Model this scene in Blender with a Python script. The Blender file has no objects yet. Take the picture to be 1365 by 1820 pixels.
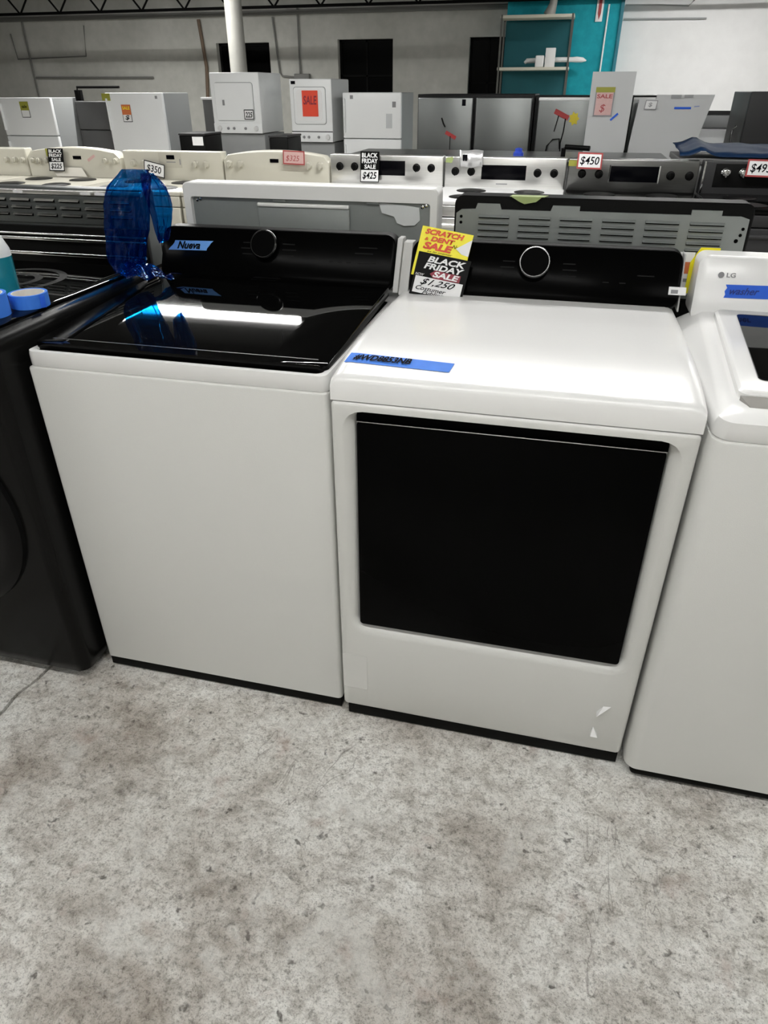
import bpy, bmesh, math, random
from mathutils import Vector, Matrix
from mathutils import noise as mnoise
random.seed(7)
S = bpy.context.scene
COL = S.collection

# ------------------------------------------------------------------ camera, world, lights, exposure
cam_d = bpy.data.cameras.new('camera'); cam = bpy.data.objects.new('camera', cam_d); COL.objects.link(cam)
S.camera = cam
cam_d.sensor_fit = 'HORIZONTAL'; cam_d.sensor_width = 36.0; cam_d.lens = 36.0 * 1227.3 / 1365.0
cam_d.clip_start = 0.02; cam_d.clip_end = 100
YAW, PITCH, ROLL = 0.244184, 0.549365, -0.00248
fwd = Vector((-math.sin(YAW) * math.cos(PITCH), math.cos(YAW) * math.cos(PITCH), -math.sin(PITCH)))
rgt = Vector((math.cos(YAW), math.sin(YAW), 0)); upv = rgt.cross(fwd)
r2 = math.cos(ROLL) * rgt + math.sin(ROLL) * upv; u2 = -math.sin(ROLL) * rgt + math.cos(ROLL) * upv
cam.matrix_world = Matrix(((r2.x, u2.x, -fwd.x, .4178), (r2.y, u2.y, -fwd.y, -1.2165), (r2.z, u2.z, -fwd.z, 1.390), (0, 0, 0, 1)))

world = bpy.data.worlds.new('world'); S.world = world; world.use_nodes = True
world.node_tree.nodes['Background'].inputs[0].default_value = (.8, .9, 1, 1)
world.node_tree.nodes['Background'].inputs[1].default_value = .02
S.view_settings.view_transform = 'Standard'; S.view_settings.look = 'None'
S.view_settings.gamma = 1; S.view_settings.use_curve_mapping = False
S.view_settings.exposure = 0.0

def area(name, loc, sx, sy, power, rot=(0, 0, 0), col=(1, .995, .97)):
    l = bpy.data.lights.new(name, 'AREA'); l.shape = 'RECTANGLE'; l.size = sx; l.size_y = sy; l.energy = power; l.color = col
    o = bpy.data.objects.new(name, l); COL.objects.link(o); o.location = loc; o.rotation_euler = rot
    return o
# (x, y, z, length, power): hall strip fixtures, the last an unseen one added as front fill; tubes built below
FIXTURES = [(-2.60, 4.20, 2.62, 1.78, 60), (0.2, -.95, 2.75, 2.4, 15), (-3.4, -1.0, 2.75, 2.4, 12), (3.6, -1.0, 2.75, 2.4, 10),
            (.2, 2.3, 2.75, 2.4, 52), (-5.2, 1.6, 2.75, 2.4, 45), (1.9, 9.3, 2.72, 2.4, 37), (3.8, 5.6, 2.7, 2.4, 50), (-5.2, 8.0, 2.75, 2.4, 100), (0.2, -3.6, 2.75, 2.4, 24)]
for i, (x, y, z, L, p) in enumerate(FIXTURES):
    area('strip_lamp', (x, y, z - .03), L, .05, p)

# ------------------------------------------------------------------ materials
def node_mat(name):
    m = bpy.data.materials.new(name); m.use_nodes = True
    nt = m.node_tree; return m, nt, nt.nodes['Principled BSDF']
def mat(name, col, rough=.5, metal=0, spec=.5, coat=0, bump=0, bscale=60, var=0, vscale=4, emit=0, aniso=None):
    m, nt, b = node_mat(name)
    b.inputs['Base Color'].default_value = (*col, 1); b.inputs['Roughness'].default_value = rough
    b.inputs['Metallic'].default_value = metal; b.inputs['Specular IOR Level'].default_value = spec
    b.inputs['Coat Weight'].default_value = coat; b.inputs['Coat Roughness'].default_value = .08
    if emit:
        b.inputs['Emission Color'].default_value = (*col, 1); b.inputs['Emission Strength'].default_value = emit
    if var:
        tc = nt.nodes.new('ShaderNodeTexCoord'); n = nt.nodes.new('ShaderNodeTexNoise'); n.inputs['Scale'].default_value = vscale
        n.inputs['Detail'].default_value = 6
        mp = nt.nodes.new('ShaderNodeMapping')
        if aniso: mp.inputs['Scale'].default_value = aniso
        nt.links.new(tc.outputs['Object'], mp.inputs[0]); nt.links.new(mp.outputs[0], n.inputs['Vector'])
        mx = nt.nodes.new('ShaderNodeMix'); mx.data_type = 'RGBA'
        mx.inputs[6].default_value = (*[c * (1 - var) for c in col], 1); mx.inputs[7].default_value = (*[min(1, c * (1 + var)) for c in col], 1)
        nt.links.new(n.outputs['Fac'], mx.inputs[0]); nt.links.new(mx.outputs[2], b.inputs['Base Color'])
    if bump:
        tc = nt.nodes.new('ShaderNodeTexCoord'); n = nt.nodes.new('ShaderNodeTexNoise'); n.inputs['Scale'].default_value = bscale
        n.inputs['Detail'].default_value = 3
        bp = nt.nodes.new('ShaderNodeBump'); bp.inputs['Strength'].default_value = bump; bp.inputs['Distance'].default_value = .001
        nt.links.new(tc.outputs['Object'], n.inputs['Vector']); nt.links.new(n.outputs['Fac'], bp.inputs['Height']); nt.links.new(bp.outputs[0], b.inputs['Normal'])
    return m
M = {}
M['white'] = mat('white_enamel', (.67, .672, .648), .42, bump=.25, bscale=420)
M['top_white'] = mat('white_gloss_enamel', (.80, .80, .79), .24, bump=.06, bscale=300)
M['cap_grey'] = mat('pale_grey_plastic', (.45, .45, .44), .4)
M['plastic'] = mat('white_plastic', (.80, .80, .78), .35)
M['gloss_black'] = mat('black_glass', (.0015, .0015, .0015), .03, spec=.12)
M['panel_black'] = mat('black_console', (.0015, .0015, .0015), .22, spec=.02)
M['door_black'] = mat('black_door_glass', (.0015, .0015, .0015), .14, spec=.035)
M['satin_black'] = mat('satin_black', (.004, .004, .004), .4, spec=.12)
M['dark_enamel'] = mat('black_enamel', (.004, .004, .0038), .25, bump=.2, bscale=30, spec=.12)
M['matte_black'] = mat('matte_black', (.002, .002, .002), .8, spec=.03)
M['rubber'] = mat('black_rubber', (.004, .004, .0035), .6, spec=.1)
M['chrome'] = mat('chrome', (.8, .8, .8), .12, metal=1)
M['steel'] = mat('brushed_steel', (.78, .775, .755), .30, metal=1, var=.12, vscale=3, aniso=(2, 2, 60))
M['steel_dark_refl'] = mat('steel_with_dark_reflection', (.20, .20, .195), .28, metal=1, var=.15, vscale=3, aniso=(2, 2, 60))  # dark reflection painted into the whole steel colour
M['white_dull'] = mat('dull_white_enamel', (.52, .53, .53), .4, var=.03)
M['fridge_steel'] = mat('fridge_steel', (.15, .157, .154), .30, metal=.9, var=.2, vscale=2.2)
M['galv'] = mat('galvanised_sheet', (.29, .31, .30), .45, metal=.5, var=.1, vscale=14, bump=.1, bscale=50)
M['galv_dark'] = mat('galvanised_sheet_dark', (.10, .108, .106), .42, metal=.6, var=.15, vscale=14)
M['ivory'] = mat('ivory_enamel', (.60, .58, .50), .25, coat=.4, var=.04)
M['ivory_knob'] = mat('ivory_knob', (.50, .48, .41), .35)
M['fridge_white'] = mat('fridge_white', (.84, .855, .86), .35, var=.03, bump=.1, bscale=200)
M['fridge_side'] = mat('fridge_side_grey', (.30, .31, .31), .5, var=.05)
M['grey_appliance'] = mat('dark_grey_appliance', (.10, .10, .10), .5, var=.2)
M['graphite'] = mat('graphite_enamel', (.03, .03, .031), .45, spec=.25)
M['display'] = mat('black_display', (.002, .002, .003), .15, spec=.08)
M['ring_dark'] = mat('dark_chrome_ring', (.10, .10, .10), .2, metal=1)
M['dial_black'] = mat('black_dial', (.0015, .0015, .0015), .6, spec=.02)
M['knob_black'] = mat('black_knob', (.003, .003, .003), .35, spec=.08)
M['tape'] = mat('blue_painters_tape', (.035, .19, .72), .65, var=.08, vscale=40)
M['tape_light'] = mat('pale_blue_painters_tape', (.14, .36, .80), .6, var=.06, vscale=40)
M['tape_dark'] = mat('deep_blue_painters_tape', (.01, .10, .60), .6, var=.1, vscale=40)
M['ink'] = mat('black_ink', (.003, .003, .005), .7, spec=.05)
M['navy_ink'] = mat('navy_ink', (.01, .03, .2), .7)
M['grey_ink'] = mat('grey_print', (.25, .25, .26), .6)
M['card_white'] = mat('white_card', (.82, .82, .82), .55)
M['card_black'] = mat('black_card', (.003, .003, .003), .5, spec=.1)
M['card_yellow'] = mat('yellow_card', (.90, .80, .01), .45)
M['card_red'] = mat('red_card', (.80, .06, .02), .5)
M['dark_red'] = mat('dark_red_print', (.24, .01, .03), .5)
M['red_print'] = mat('red_print', (.65, .05, .01), .5)
M['frame_red'] = mat('red_frame', (.36, .05, .05), .5)
M['pink_card'] = mat('pink_card', (.62, .40, .38), .6, var=.1, vscale=60)
M['green_tape'] = mat('pale_green_tape', (.30, .37, .14), .6)
M['olive'] = mat('olive_sticker', (.30, .30, .04), .6)
M['orange'] = mat('orange_print', (.6, .16, .05), .6)
M['foil'] = mat('crinkled_foil', (.7, .7, .7), .3, metal=.7, bump=1, bscale=90)
M['clear_film'] = mat('frosted_film', (.62, .64, .64), .3, bump=1, bscale=60)
M['paper'] = mat('cream_paper', (.78, .75, .68), .7)
M['tube'] = mat('lit_fluorescent_tube', (1, .99, .96), .5, emit=45)
M['fixture'] = mat('white_fixture', (.7, .7, .7), .4)
M['truss'] = mat('dark_steel_joist', (.004, .004, .004), .8, spec=.1)
M['deck'] = mat('dark_roof_deck', (.035, .035, .033), .9, var=.3)
M['col'] = mat('cream_column_paint', (.36, .355, .325), .6, var=.12, vscale=6)
M['conduit'] = mat('painted_conduit', (.16, .16, .15), .6)
M['rust'] = mat('brown_pipe', (.13, .09, .06), .7)
M['void'] = mat('dark_glass', (.001, .001, .001), .3, spec=.03)
M['wframe'] = mat('black_window_frame', (.003, .003, .003), .7, spec=.1)
M['shelf'] = mat('cream_shelf_board', (.62, .60, .50), .6)
M['post'] = mat('shelf_post', (.10, .10, .09), .5, metal=.4)
M['handle_grey'] = mat('grey_handle_recess', (.30, .29, .27), .5)
M['bottle'] = mat('white_bottle_plastic', (.7, .72, .72), .35)

def wall_mat(name, base, dirt, scale, blockmix=.25):
    m, nt, b = node_mat(name); N = nt.nodes; L = nt.links
    tc = N.new('ShaderNodeTexCoord')
    n1 = N.new('ShaderNodeTexNoise'); n1.inputs['Scale'].default_value = scale; n1.inputs['Detail'].default_value = 8; n1.inputs['Roughness'].default_value = .6
    n2 = N.new('ShaderNodeTexNoise'); n2.inputs['Scale'].default_value = scale * 9; n2.inputs['Detail'].default_value = 4
    L.new(tc.outputs['Object'], n1.inputs['Vector']); L.new(tc.outputs['Object'], n2.inputs['Vector'])
    r = N.new('ShaderNodeValToRGB'); r.color_ramp.elements[0].position = .3; r.color_ramp.elements[1].position = .62
    r.color_ramp.elements[0].color = (*dirt, 1); r.color_ramp.elements[1].color = (*base, 1)
    L.new(n1.outputs['Fac'], r.inputs[0])
    mx = N.new('ShaderNodeMix'); mx.data_type = 'RGBA'; mx.blend_type = 'MULTIPLY'; mx.inputs[0].default_value = blockmix
    L.new(r.outputs[0], mx.inputs[6]); L.new(n2.outputs['Fac'], mx.inputs[7]); L.new(mx.outputs[2], b.inputs['Base Color'])
    b.inputs['Roughness'].default_value = .85; b.inputs['Specular IOR Level'].default_value = .2
    bp = N.new('ShaderNodeBump'); bp.inputs['Strength'].default_value = .3; bp.inputs['Distance'].default_value = .01
    L.new(n2.outputs['Fac'], bp.inputs['Height']); L.new(bp.outputs[0], b.inputs['Normal'])
    return m
M['wall_old'] = wall_mat('old_grey_painted_wall', (.56, .56, .52), (.45, .45, .41), .9)
M['wall_white'] = wall_mat('white_painted_wall', (.82, .82, .82), (.76, .76, .76), .7, .1)
M['wall_teal'] = wall_mat('teal_painted_wall', (.02, .40, .48), (.015, .33, .40), 1.5, .4)

def floor_mat():
    m, nt, b = node_mat('worn_concrete'); N = nt.nodes; L = nt.links
    tc = N.new('ShaderNodeTexCoord')
    def noise(s, d, r=.6, sx=1, sy=1, rot=0, dist=0):
        mp = N.new('ShaderNodeMapping'); mp.inputs['Scale'].default_value = (sx, sy, 1); mp.inputs['Rotation'].default_value = (0, 0, rot)
        n = N.new('ShaderNodeTexNoise'); n.inputs['Scale'].default_value = s; n.inputs['Detail'].default_value = d; n.inputs['Roughness'].default_value = r
        n.inputs['Distortion'].default_value = dist
        L.new(tc.outputs['Object'], mp.inputs[0]); L.new(mp.outputs[0], n.inputs['Vector']); return n
    def ramp(src, stops):
        r = N.new('ShaderNodeValToRGB'); e = r.color_ramp.elements
        e[0].position, e[0].color = stops[0][0], (*stops[0][1], 1); e[1].position, e[1].color = stops[-1][0], (*stops[-1][1], 1)
        for p, c in stops[1:-1]: k = e.new(p); k.color = (*c, 1)
        L.new(src, r.inputs[0]); return r
    def mix(a, bb, fac, mode='MIX'):
        x = N.new('ShaderNodeMix'); x.data_type = 'RGBA'; x.blend_type = mode
        if isinstance(fac, float): x.inputs[0].default_value = fac
        else: L.new(fac, x.inputs[0])
        for i, v in ((6, a), (7, bb)):
            if isinstance(v, tuple): x.inputs[i].default_value = (*v, 1)
            else: L.new(v, x.inputs[i])
        return x.outputs[2]
    big = noise(2.6, 6, .6, dist=.6)
    c1 = ramp(big.outputs['Fac'], [(.34, (.55, .51, .46)), (.47, (.86, .845, .80)), (.58, (1.0, 1.0, .965))])
    med = noise(13, 8, .7, 1, 1.4, .4)
    c2 = ramp(med.outputs['Fac'], [(.32, (.50, .47, .44)), (.5, (.92, .91, .9)), (.64, (1, 1, 1))])
    col = mix(c1.outputs[0], c2.outputs[0], .8, 'MULTIPLY')
    fine = noise(75, 5, .75)
    c3 = ramp(fine.outputs['Fac'], [(.36, (.34, .33, .31)), (.46, (.88, .88, .87)), (.6, (1.0, 1.0, 1.0))])
    col = mix(col, c3.outputs[0], .75, 'MULTIPLY')
    sp = noise(210, 3, .8); c4 = ramp(sp.outputs['Fac'], [(.38, (.42, .41, .40)), (.46, (.93, .93, .93)), (.6, (1, 1, 1))])
    col = mix(col, c4.outputs[0], .7, 'MULTIPLY')
    mt = noise(26, 7, .8, 1, 1.2, .6, .8); c5 = ramp(mt.outputs['Fac'], [(.40, (.58, .56, .53)), (.50, (.93, .92, .91)), (.6, (1, 1, 1))])
    col = mix(col, c5.outputs[0], .75, 'MULTIPLY')
    # pale cement skin patches
    pale = noise(5, 7, .72, 1, 1, 1.1, .3)
    pm = ramp(pale.outputs['Fac'], [(.54, (0, 0, 0)), (.62, (1, 1, 1))])
    col = mix(col, (.68, .68, .65), pm.outputs[0]) if False else mix(col, mix(col, (.86, .86, .82), .42), pm.outputs[0])
    # reddish stains
    red = noise(8, 5, .6, 1, 1, 2.0); rm = ramp(red.outputs['Fac'], [(.60, (0, 0, 0)), (.72, (.5, .5, .5))])
    col = mix(col, (.40, .29, .24), rm.outputs[0])
    # pits
    v = N.new('ShaderNodeTexVoronoi'); v.inputs['Scale'].default_value = 26; v.inputs['Randomness'].default_value = 1
    wp = noise(30, 3, .6); vm = N.new('ShaderNodeMix'); vm.data_type = 'VECTOR'; vm.inputs[0].default_value = .06
    L.new(tc.outputs['Object'], vm.inputs[4]); L.new(wp.outputs['Color'], vm.inputs[5]); L.new(vm.outputs[1], v.inputs['Vector'])
    pit = ramp(v.outputs['Distance'], [(.08, (1, 1, 1)), (.20, (0, 0, 0))])
    msk = noise(6, 4, .6, 1, 1, .7); mk = ramp(msk.outputs['Fac'], [(.47, (0, 0, 0)), (.58, (1, 1, 1))])
    pf = N.new('ShaderNodeMath'); pf.operation = 'MULTIPLY'; L.new(pit.outputs[0], pf.inputs[0]); L.new(mk.outputs[0], pf.inputs[1])
    # larger sparse chips
    v2 = N.new('ShaderNodeTexVoronoi'); v2.inputs['Scale'].default_value = 9; L.new(vm.outputs[1], v2.inputs['Vector'])
    chip = ramp(v2.outputs['Distance'], [(.035, (1, 1, 1)), (.07, (0, 0, 0))])
    ad = N.new('ShaderNodeMath'); ad.operation = 'MAXIMUM'; L.new(pf.outputs[0], ad.inputs[0]); L.new(chip.outputs[0], ad.inputs[1])
    mm = N.new('ShaderNodeMath'); mm.operation = 'MULTIPLY'; mm.inputs[1].default_value = .75; L.new(ad.outputs[0], mm.inputs[0])
    col = mix(col, (.09, .08, .07), mm.outputs[0])
    # hairline cracks
    wn = noise(3.2, 4, .7, 1, .35, .9, 1.0)
    ck = ramp(wn.outputs['Fac'], [(.496, (0, 0, 0)), (.5, (1, 1, 1)), (.504, (0, 0, 0))])
    ckm = noise(1.9, 2, .5, 1, 1, .2); ckr = ramp(ckm.outputs['Fac'], [(.55, (0, 0, 0)), (.62, (.6, .6, .6))])
    cf = N.new('ShaderNodeMath'); cf.operation = 'MULTIPLY'; L.new(ck.outputs[0], cf.inputs[0]); L.new(ckr.outputs[0], cf.inputs[1])
    col = mix(col, (.14, .12, .10), cf.outputs[0])
    L.new(col, b.inputs['Base Color'])
    b.inputs['Roughness'].default_value = .62; b.inputs['Specular IOR Level'].default_value = .3
    h = N.new('ShaderNodeMath'); h.operation = 'SUBTRACT'; L.new(fine.outputs['Fac'], h.inputs[0]); L.new(ad.outputs[0], h.inputs[1])
    bp = N.new('ShaderNodeBump'); bp.inputs['Strength'].default_value = .8; bp.inputs['Distance'].default_value = .006
    L.new(h.outputs[0], bp.inputs['Height']); L.new(bp.outputs[0], b.inputs['Normal'])
    return m
M['floor'] = floor_mat()

def film_mat(name, tint, body, fac, rough=.08, bump=.6):
    m, nt, b = node_mat(name); N = nt.nodes; L = nt.links
    b.inputs['Base Color'].default_value = (*body, 1); b.inputs['Roughness'].default_value = rough; b.inputs['Coat Weight'].default_value = .8
    t = N.new('ShaderNodeBsdfTransparent'); t.inputs[0].default_value = (*tint, 1)
    mx = N.new('ShaderNodeMixShader'); mx.inputs[0].default_value = fac
    out = N['Material Output']; L.new(t.outputs[0], mx.inputs[1]); L.new(b.outputs[0], mx.inputs[2]); L.new(mx.outputs[0], out.inputs[0])
    tc = N.new('ShaderNodeTexCoord'); n = N.new('ShaderNodeTexNoise'); n.inputs['Scale'].default_value = 16; n.inputs['Detail'].default_value = 2; n.inputs['Distortion'].default_value = 1.0
    mp = N.new('ShaderNodeMapping'); mp.inputs['Scale'].default_value = (1.6, 1.6, .45)
    bp = N.new('ShaderNodeBump'); bp.inputs['Strength'].default_value = bump; bp.inputs['Distance'].default_value = .03
    L.new(tc.outputs['Object'], mp.inputs[0]); L.new(mp.outputs[0], n.inputs['Vector']); L.new(n.outputs['Fac'], bp.inputs['Height']); L.new(bp.outputs[0], b.inputs['Normal'])
    return m
M['bag'] = film_mat('blue_plastic_film', (.05, .46, .82), (.0, .012, .12), .30, .07, 1.0)
M['film'] = mat('blue_wrap', (.002, .016, .05), .55, spec=.15, bump=.6, bscale=40)
M['bottle_liquid'] = film_mat('teal_bottle', (.1, .7, .75), (.02, .30, .38), .7, .15, .0)

# ------------------------------------------------------------------ mesh helpers (all vertices are given in world coordinates; obj() moves them to the thing's origin)
class MB:
    def __init__(s): s.bm = bmesh.new()
    def add(s, verts, faces):
        vs = [s.bm.verts.new(v) for v in verts]
        for f in faces:
            try: s.bm.faces.new([vs[i] for i in f])
            except ValueError: pass
        return vs
    def box(s, x0, x1, y0, y1, z0, z1, bev=0, seg=3, mtx=None):
        b = bmesh.new(); bmesh.ops.create_cube(b, size=1)
        for v in b.verts:
            v.co = Vector(((x0 + x1) / 2 + v.co.x * (x1 - x0), (y0 + y1) / 2 + v.co.y * (y1 - y0), (z0 + z1) / 2 + v.co.z * (z1 - z0)))
        if bev: bmesh.ops.bevel(b, geom=b.edges[:], offset=bev, segments=seg, profile=.5, affect='EDGES')
        if mtx: bmesh.ops.transform(b, matrix=mtx, verts=b.verts[:])
        s.merge(b); return s
    def merge(s, b):
        m = {v: s.bm.verts.new(v.co) for v in b.verts}
        for f in b.faces:
            try: s.bm.faces.new([m[v] for v in f.verts])
            except ValueError: pass
        b.free()
    def tube(s, pts, r, n=10):
        pts = [Vector(p) for p in pts]; rings = []
        for i, p in enumerate(pts):
            a = pts[max(i - 1, 0)]; c = pts[min(i + 1, len(pts) - 1)]; t = (c - a).normalized()
            up = Vector((0, 0, 1)) if abs(t.z) < .9 else Vector((1, 0, 0))
            u = t.cross(up).normalized(); w = t.cross(u)
            rr = r[i] if isinstance(r, (list, tuple)) else r
            rings.append([s.bm.verts.new(p + rr * (math.cos(2 * math.pi * k / n) * u + math.sin(2 * math.pi * k / n) * w)) for k in range(n)])
        for i in range(len(rings) - 1):
            for k in range(n): s.bm.faces.new([rings[i][k], rings[i][(k + 1) % n], rings[i + 1][(k + 1) % n], rings[i + 1][k]])
        s.bm.faces.new(rings[0][::-1]); s.bm.faces.new(rings[-1]); return s
    def lathe(s, prof, c, axis=(0, 0, 1), n=32):   # prof: (radius, height along axis)
        ax = Vector(axis).normalized(); up = Vector((0, 0, 1)) if abs(ax.z) < .9 else Vector((1, 0, 0))
        u = ax.cross(up).normalized(); w = ax.cross(u); c = Vector(c); rings = []
        for r, h in prof: rings.append([s.bm.verts.new(c + ax * h + max(r, 1e-5) * (math.cos(2 * math.pi * k / n) * u + math.sin(2 * math.pi * k / n) * w)) for k in range(n)])
        for i in range(len(rings) - 1):
            for k in range(n): s.bm.faces.new([rings[i][k], rings[i][(k + 1) % n], rings[i + 1][(k + 1) % n], rings[i + 1][k]])
        s.bm.faces.new(rings[0][::-1]); s.bm.faces.new(rings[-1]); return s
    def loft(s, loops, cap0=True, cap1=True, closed=True):
        R = [[s.bm.verts.new(p) for p in l] for l in loops]; n = len(R[0])
        for i in range(len(R) - 1):
            for k in range(n if closed else n - 1): s.bm.faces.new([R[i][k], R[i][(k + 1) % n], R[i + 1][(k + 1) % n], R[i + 1][k]])
        if cap0: s.bm.faces.new(R[0][::-1])
        if cap1: s.bm.faces.new(R[-1])
        return s
def rrect(a0, a1, b0, b1, r, n=5):
    out = []
    for cx, cy, st in ((a1 - r, b1 - r, 0), (a0 + r, b1 - r, 90), (a0 + r, b0 + r, 180), (a1 - r, b0 + r, 270)):
        for k in range(n + 1):
            t = math.radians(st + 90 * k / n); out.append((cx + r * math.cos(t), cy + r * math.sin(t)))
    return out
def XZ(l, y): return [Vector((a, y, b)) for a, b in l]
def XY(l, z): return [Vector((a, b, z)) for a, b in l]

ORG = {}
def obj(name, mb, m, parent=None, origin=None, smooth=True):
    bm = mb.bm if isinstance(mb, MB) else mb
    bmesh.ops.recalc_face_normals(bm, faces=bm.faces[:])
    o0 = ORG[parent.name] if parent else Vector(origin or (0, 0, 0))
    bmesh.ops.translate(bm, vec=-o0, verts=bm.verts[:])
    me = bpy.data.meshes.new(name); bm.to_mesh(me); bm.free()
    if smooth:
        for p in me.polygons: p.use_smooth = True
        try: me.set_sharp_from_angle(angle=math.radians(38))
        except Exception: pass
    me.materials.append(m)
    o = bpy.data.objects.new(name, me); COL.objects.link(o)
    if parent: o.parent = parent
    else: o.location = o0
    ORG[o.name] = o0
    return o
def thing(name, label, cat, loc, group=None):
    o = bpy.data.objects.new(name, None); COL.objects.link(o); o.location = loc; o.empty_display_size = .05
    ORG[o.name] = Vector(loc); o['label'] = label; o['category'] = cat
    if group: o['group'] = group
    return o
def tag(o, label, cat, group=None):
    o['label'] = label; o['category'] = cat
    if group: o['group'] = group
    return o
def struct(name, mb, m, label=None):
    o = obj(name, mb, m); o['kind'] = 'structure'
    if label: o['label'] = label
    return o
def copy_tree(o, delta, parent=None):
    c = o.copy(); COL.objects.link(c)
    if parent: c.parent = parent; ORG[c.name] = ORG[parent.name]
    else: c.location = o.location + Vector(delta); ORG[c.name] = ORG[o.name] + Vector(delta)
    for ch in list(o.children): copy_tree(ch, delta, c)
    return c

def lettering(text, O, U, V, w, h, parent, m, shear=0, bold=0, lift=.0006, name='lettering'):
    """text fitted in the rectangle from O, width w along U and height h along V (both unit vectors)"""
    cu = bpy.data.curves.new('t', 'FONT'); cu.body = text; cu.size = 1; cu.offset = bold; cu.shear = shear; cu.resolution_u = 3
    t = bpy.data.objects.new('t', cu); COL.objects.link(t)
    dg = bpy.context.evaluated_depsgraph_get(); me = bpy.data.meshes.new_from_object(t.evaluated_get(dg))
    COL.objects.unlink(t); bpy.data.objects.remove(t); bpy.data.curves.remove(cu)
    bm = bmesh.new(); bm.from_mesh(me); bpy.data.meshes.remove(me)
    xs = [v.co.x for v in bm.verts]; ys = [v.co.y for v in bm.verts]
    x0, x1, y0, y1 = min(xs), max(xs), min(ys), max(ys)
    O = Vector(O); U = Vector(U).normalized(); V = Vector(V).normalized(); N = U.cross(V)
    for v in bm.verts:
        a = (v.co.x - x0) / (x1 - x0) * w; b = (v.co.y - y0) / (y1 - y0) * h
        v.co = O + U * a + V * b + N * lift
    if isinstance(m, str): m = M[m]
    bm2 = bm
    o0 = ORG[parent.name]; bmesh.ops.translate(bm2, vec=-o0, verts=bm2.verts[:])
    me = bpy.data.meshes.new(name); bm2.to_mesh(me); bm2.free(); me.materials.append(m)
    o = bpy.data.objects.new(name, me); COL.objects.link(o); o.parent = parent; ORG[o.name] = o0
    return o
def plate(O, U, V, w, h, t=.0006, lift=0, pts=None):
    """thin sheet lying on a plane; pts optional outline in (0..1, 0..1)"""
    O = Vector(O); U = Vector(U).normalized(); V = Vector(V).normalized(); N = U.cross(V)
    P = pts or [(0, 0), (1, 0), (1, 1), (0, 1)]
    a = [O + U * (p[0] * w) + V * (p[1] * h) + N * lift for p in P]; b = [p + N * t for p in a]
    mb = MB(); mb.loft([a, b]); return mb
def ragged(n=5, amp=.05, seed=1, slant=0):
    rnd = random.Random(seed); pts = [(0 + slant, 0)]
    pts = [(0, 0), (1 - slant, 0)] + [(1 + rnd.uniform(-amp, 0) * .3 - slant * (1 - (k + 1) / n), (k + 1) / n) for k in range(n - 1)] + [(1, 1), (slant, 1)] + [(slant * (1 - (k + 1) / n) + rnd.uniform(0, amp) * .3, 1 - (k + 1) / n) for k in range(n - 1)]
    return pts
XU, ZU, YU = Vector((1, 0, 0)), Vector((0, 0, 1)), Vector((0, 1, 0))

# ------------------------------------------------------------------ setting
def jline(y):   # joint between the two floor slabs
    return -.872 + (y + .221) * .21 + .008 * math.sin(y * 19) + .005 * math.sin(y * 47)
ys = [-5 + .02 * k for k in range(0, 400)] + [3 + .5 * k for k in range(0, 18)]
JY = [y for y in ys if y <= 11.5]
mb = MB(); vs = []
for y in JY: vs.append((mb.bm.verts.new((jline(y) + .005, y, 0)), mb.bm.verts.new((6, y, 0)), mb.bm.verts.new((jline(y) + .005, y, -.05)), ))
for i in range(len(vs) - 1):
    a, b = vs[i], vs[i + 1]; mb.bm.faces.new([a[0], a[1], b[1], b[0]]); mb.bm.faces.new([a[2], a[0], b[0], b[2]])
vs = []
for y in JY: vs.append((mb.bm.verts.new((-13, y, 0)), mb.bm.verts.new((jline(y) - .005, y, 0)), mb.bm.verts.new((jline(y) - .005, y, -.05))))
for i in range(len(vs) - 1):
    a, b = vs[i], vs[i + 1]; mb.bm.faces.new([a[0], a[1], b[1], b[0]]); mb.bm.faces.new([a[1], a[2], b[2], b[1]])
mb.add([(-13, -5, -.05), (6, -5, -.05), (6, 11.5, -.05), (-13, 11.5, -.05)], [(0, 1, 2, 3)])
struct('floor', mb, M['floor'])
bmn = MB().box(-13, 6, -5, 11.5, 2.95, 3.1); struct('ceiling', bmn, M['deck'])

WB = 11.0
def wall_with_holes(name, x0, x1, z0, z1, y0, y1, holes, m):
    xs = sorted({x0, x1, *[h[0] for h in holes], *[h[1] for h in holes]}); mb = MB()
    for a, b in zip(xs, xs[1:]):
        hs = [h for h in holes if h[0] <= a + 1e-6 and h[1] >= b - 1e-6]
        if not hs: mb.box(a, b, y0, y1, z0, z1)
        for h in hs: mb.box(a, b, y0, y1, z0, h[2]); mb.box(a, b, y0, y1, h[3], z1)
    return struct(name, mb, m)
HOLES = [(-5.36, -4.46, 1.2, 2.02), (-3.34, -2.47, 1.1, 2.04), (-1.31, -.74, .9, 2.04)]
wall_with_holes('wall_back', -13, .80, 0, 2.95, WB, WB + .25, HOLES, M['wall_old'])
struct('wall_back_white', MB().box(.80, 6, WB - .02, WB + .25, 0, 2.95), M['wall_white'])
struct('wall_back_teal', MB().box(-.76, .79, WB - .3, WB - .001, 0, 2.95), M['wall_teal'])
struct('wall_left', MB().box(-13.2, -13, -5, 11.2, 0, 2.95), M['wall_old'])
struct('wall_right', MB().box(6, 6.2, -5, 11.2, 0, 2.95), M['wall_white'])
struct('wall_front', MB().box(-13, 6, -5.2, -5, 0, 2.95), M['wall_old'])
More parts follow.
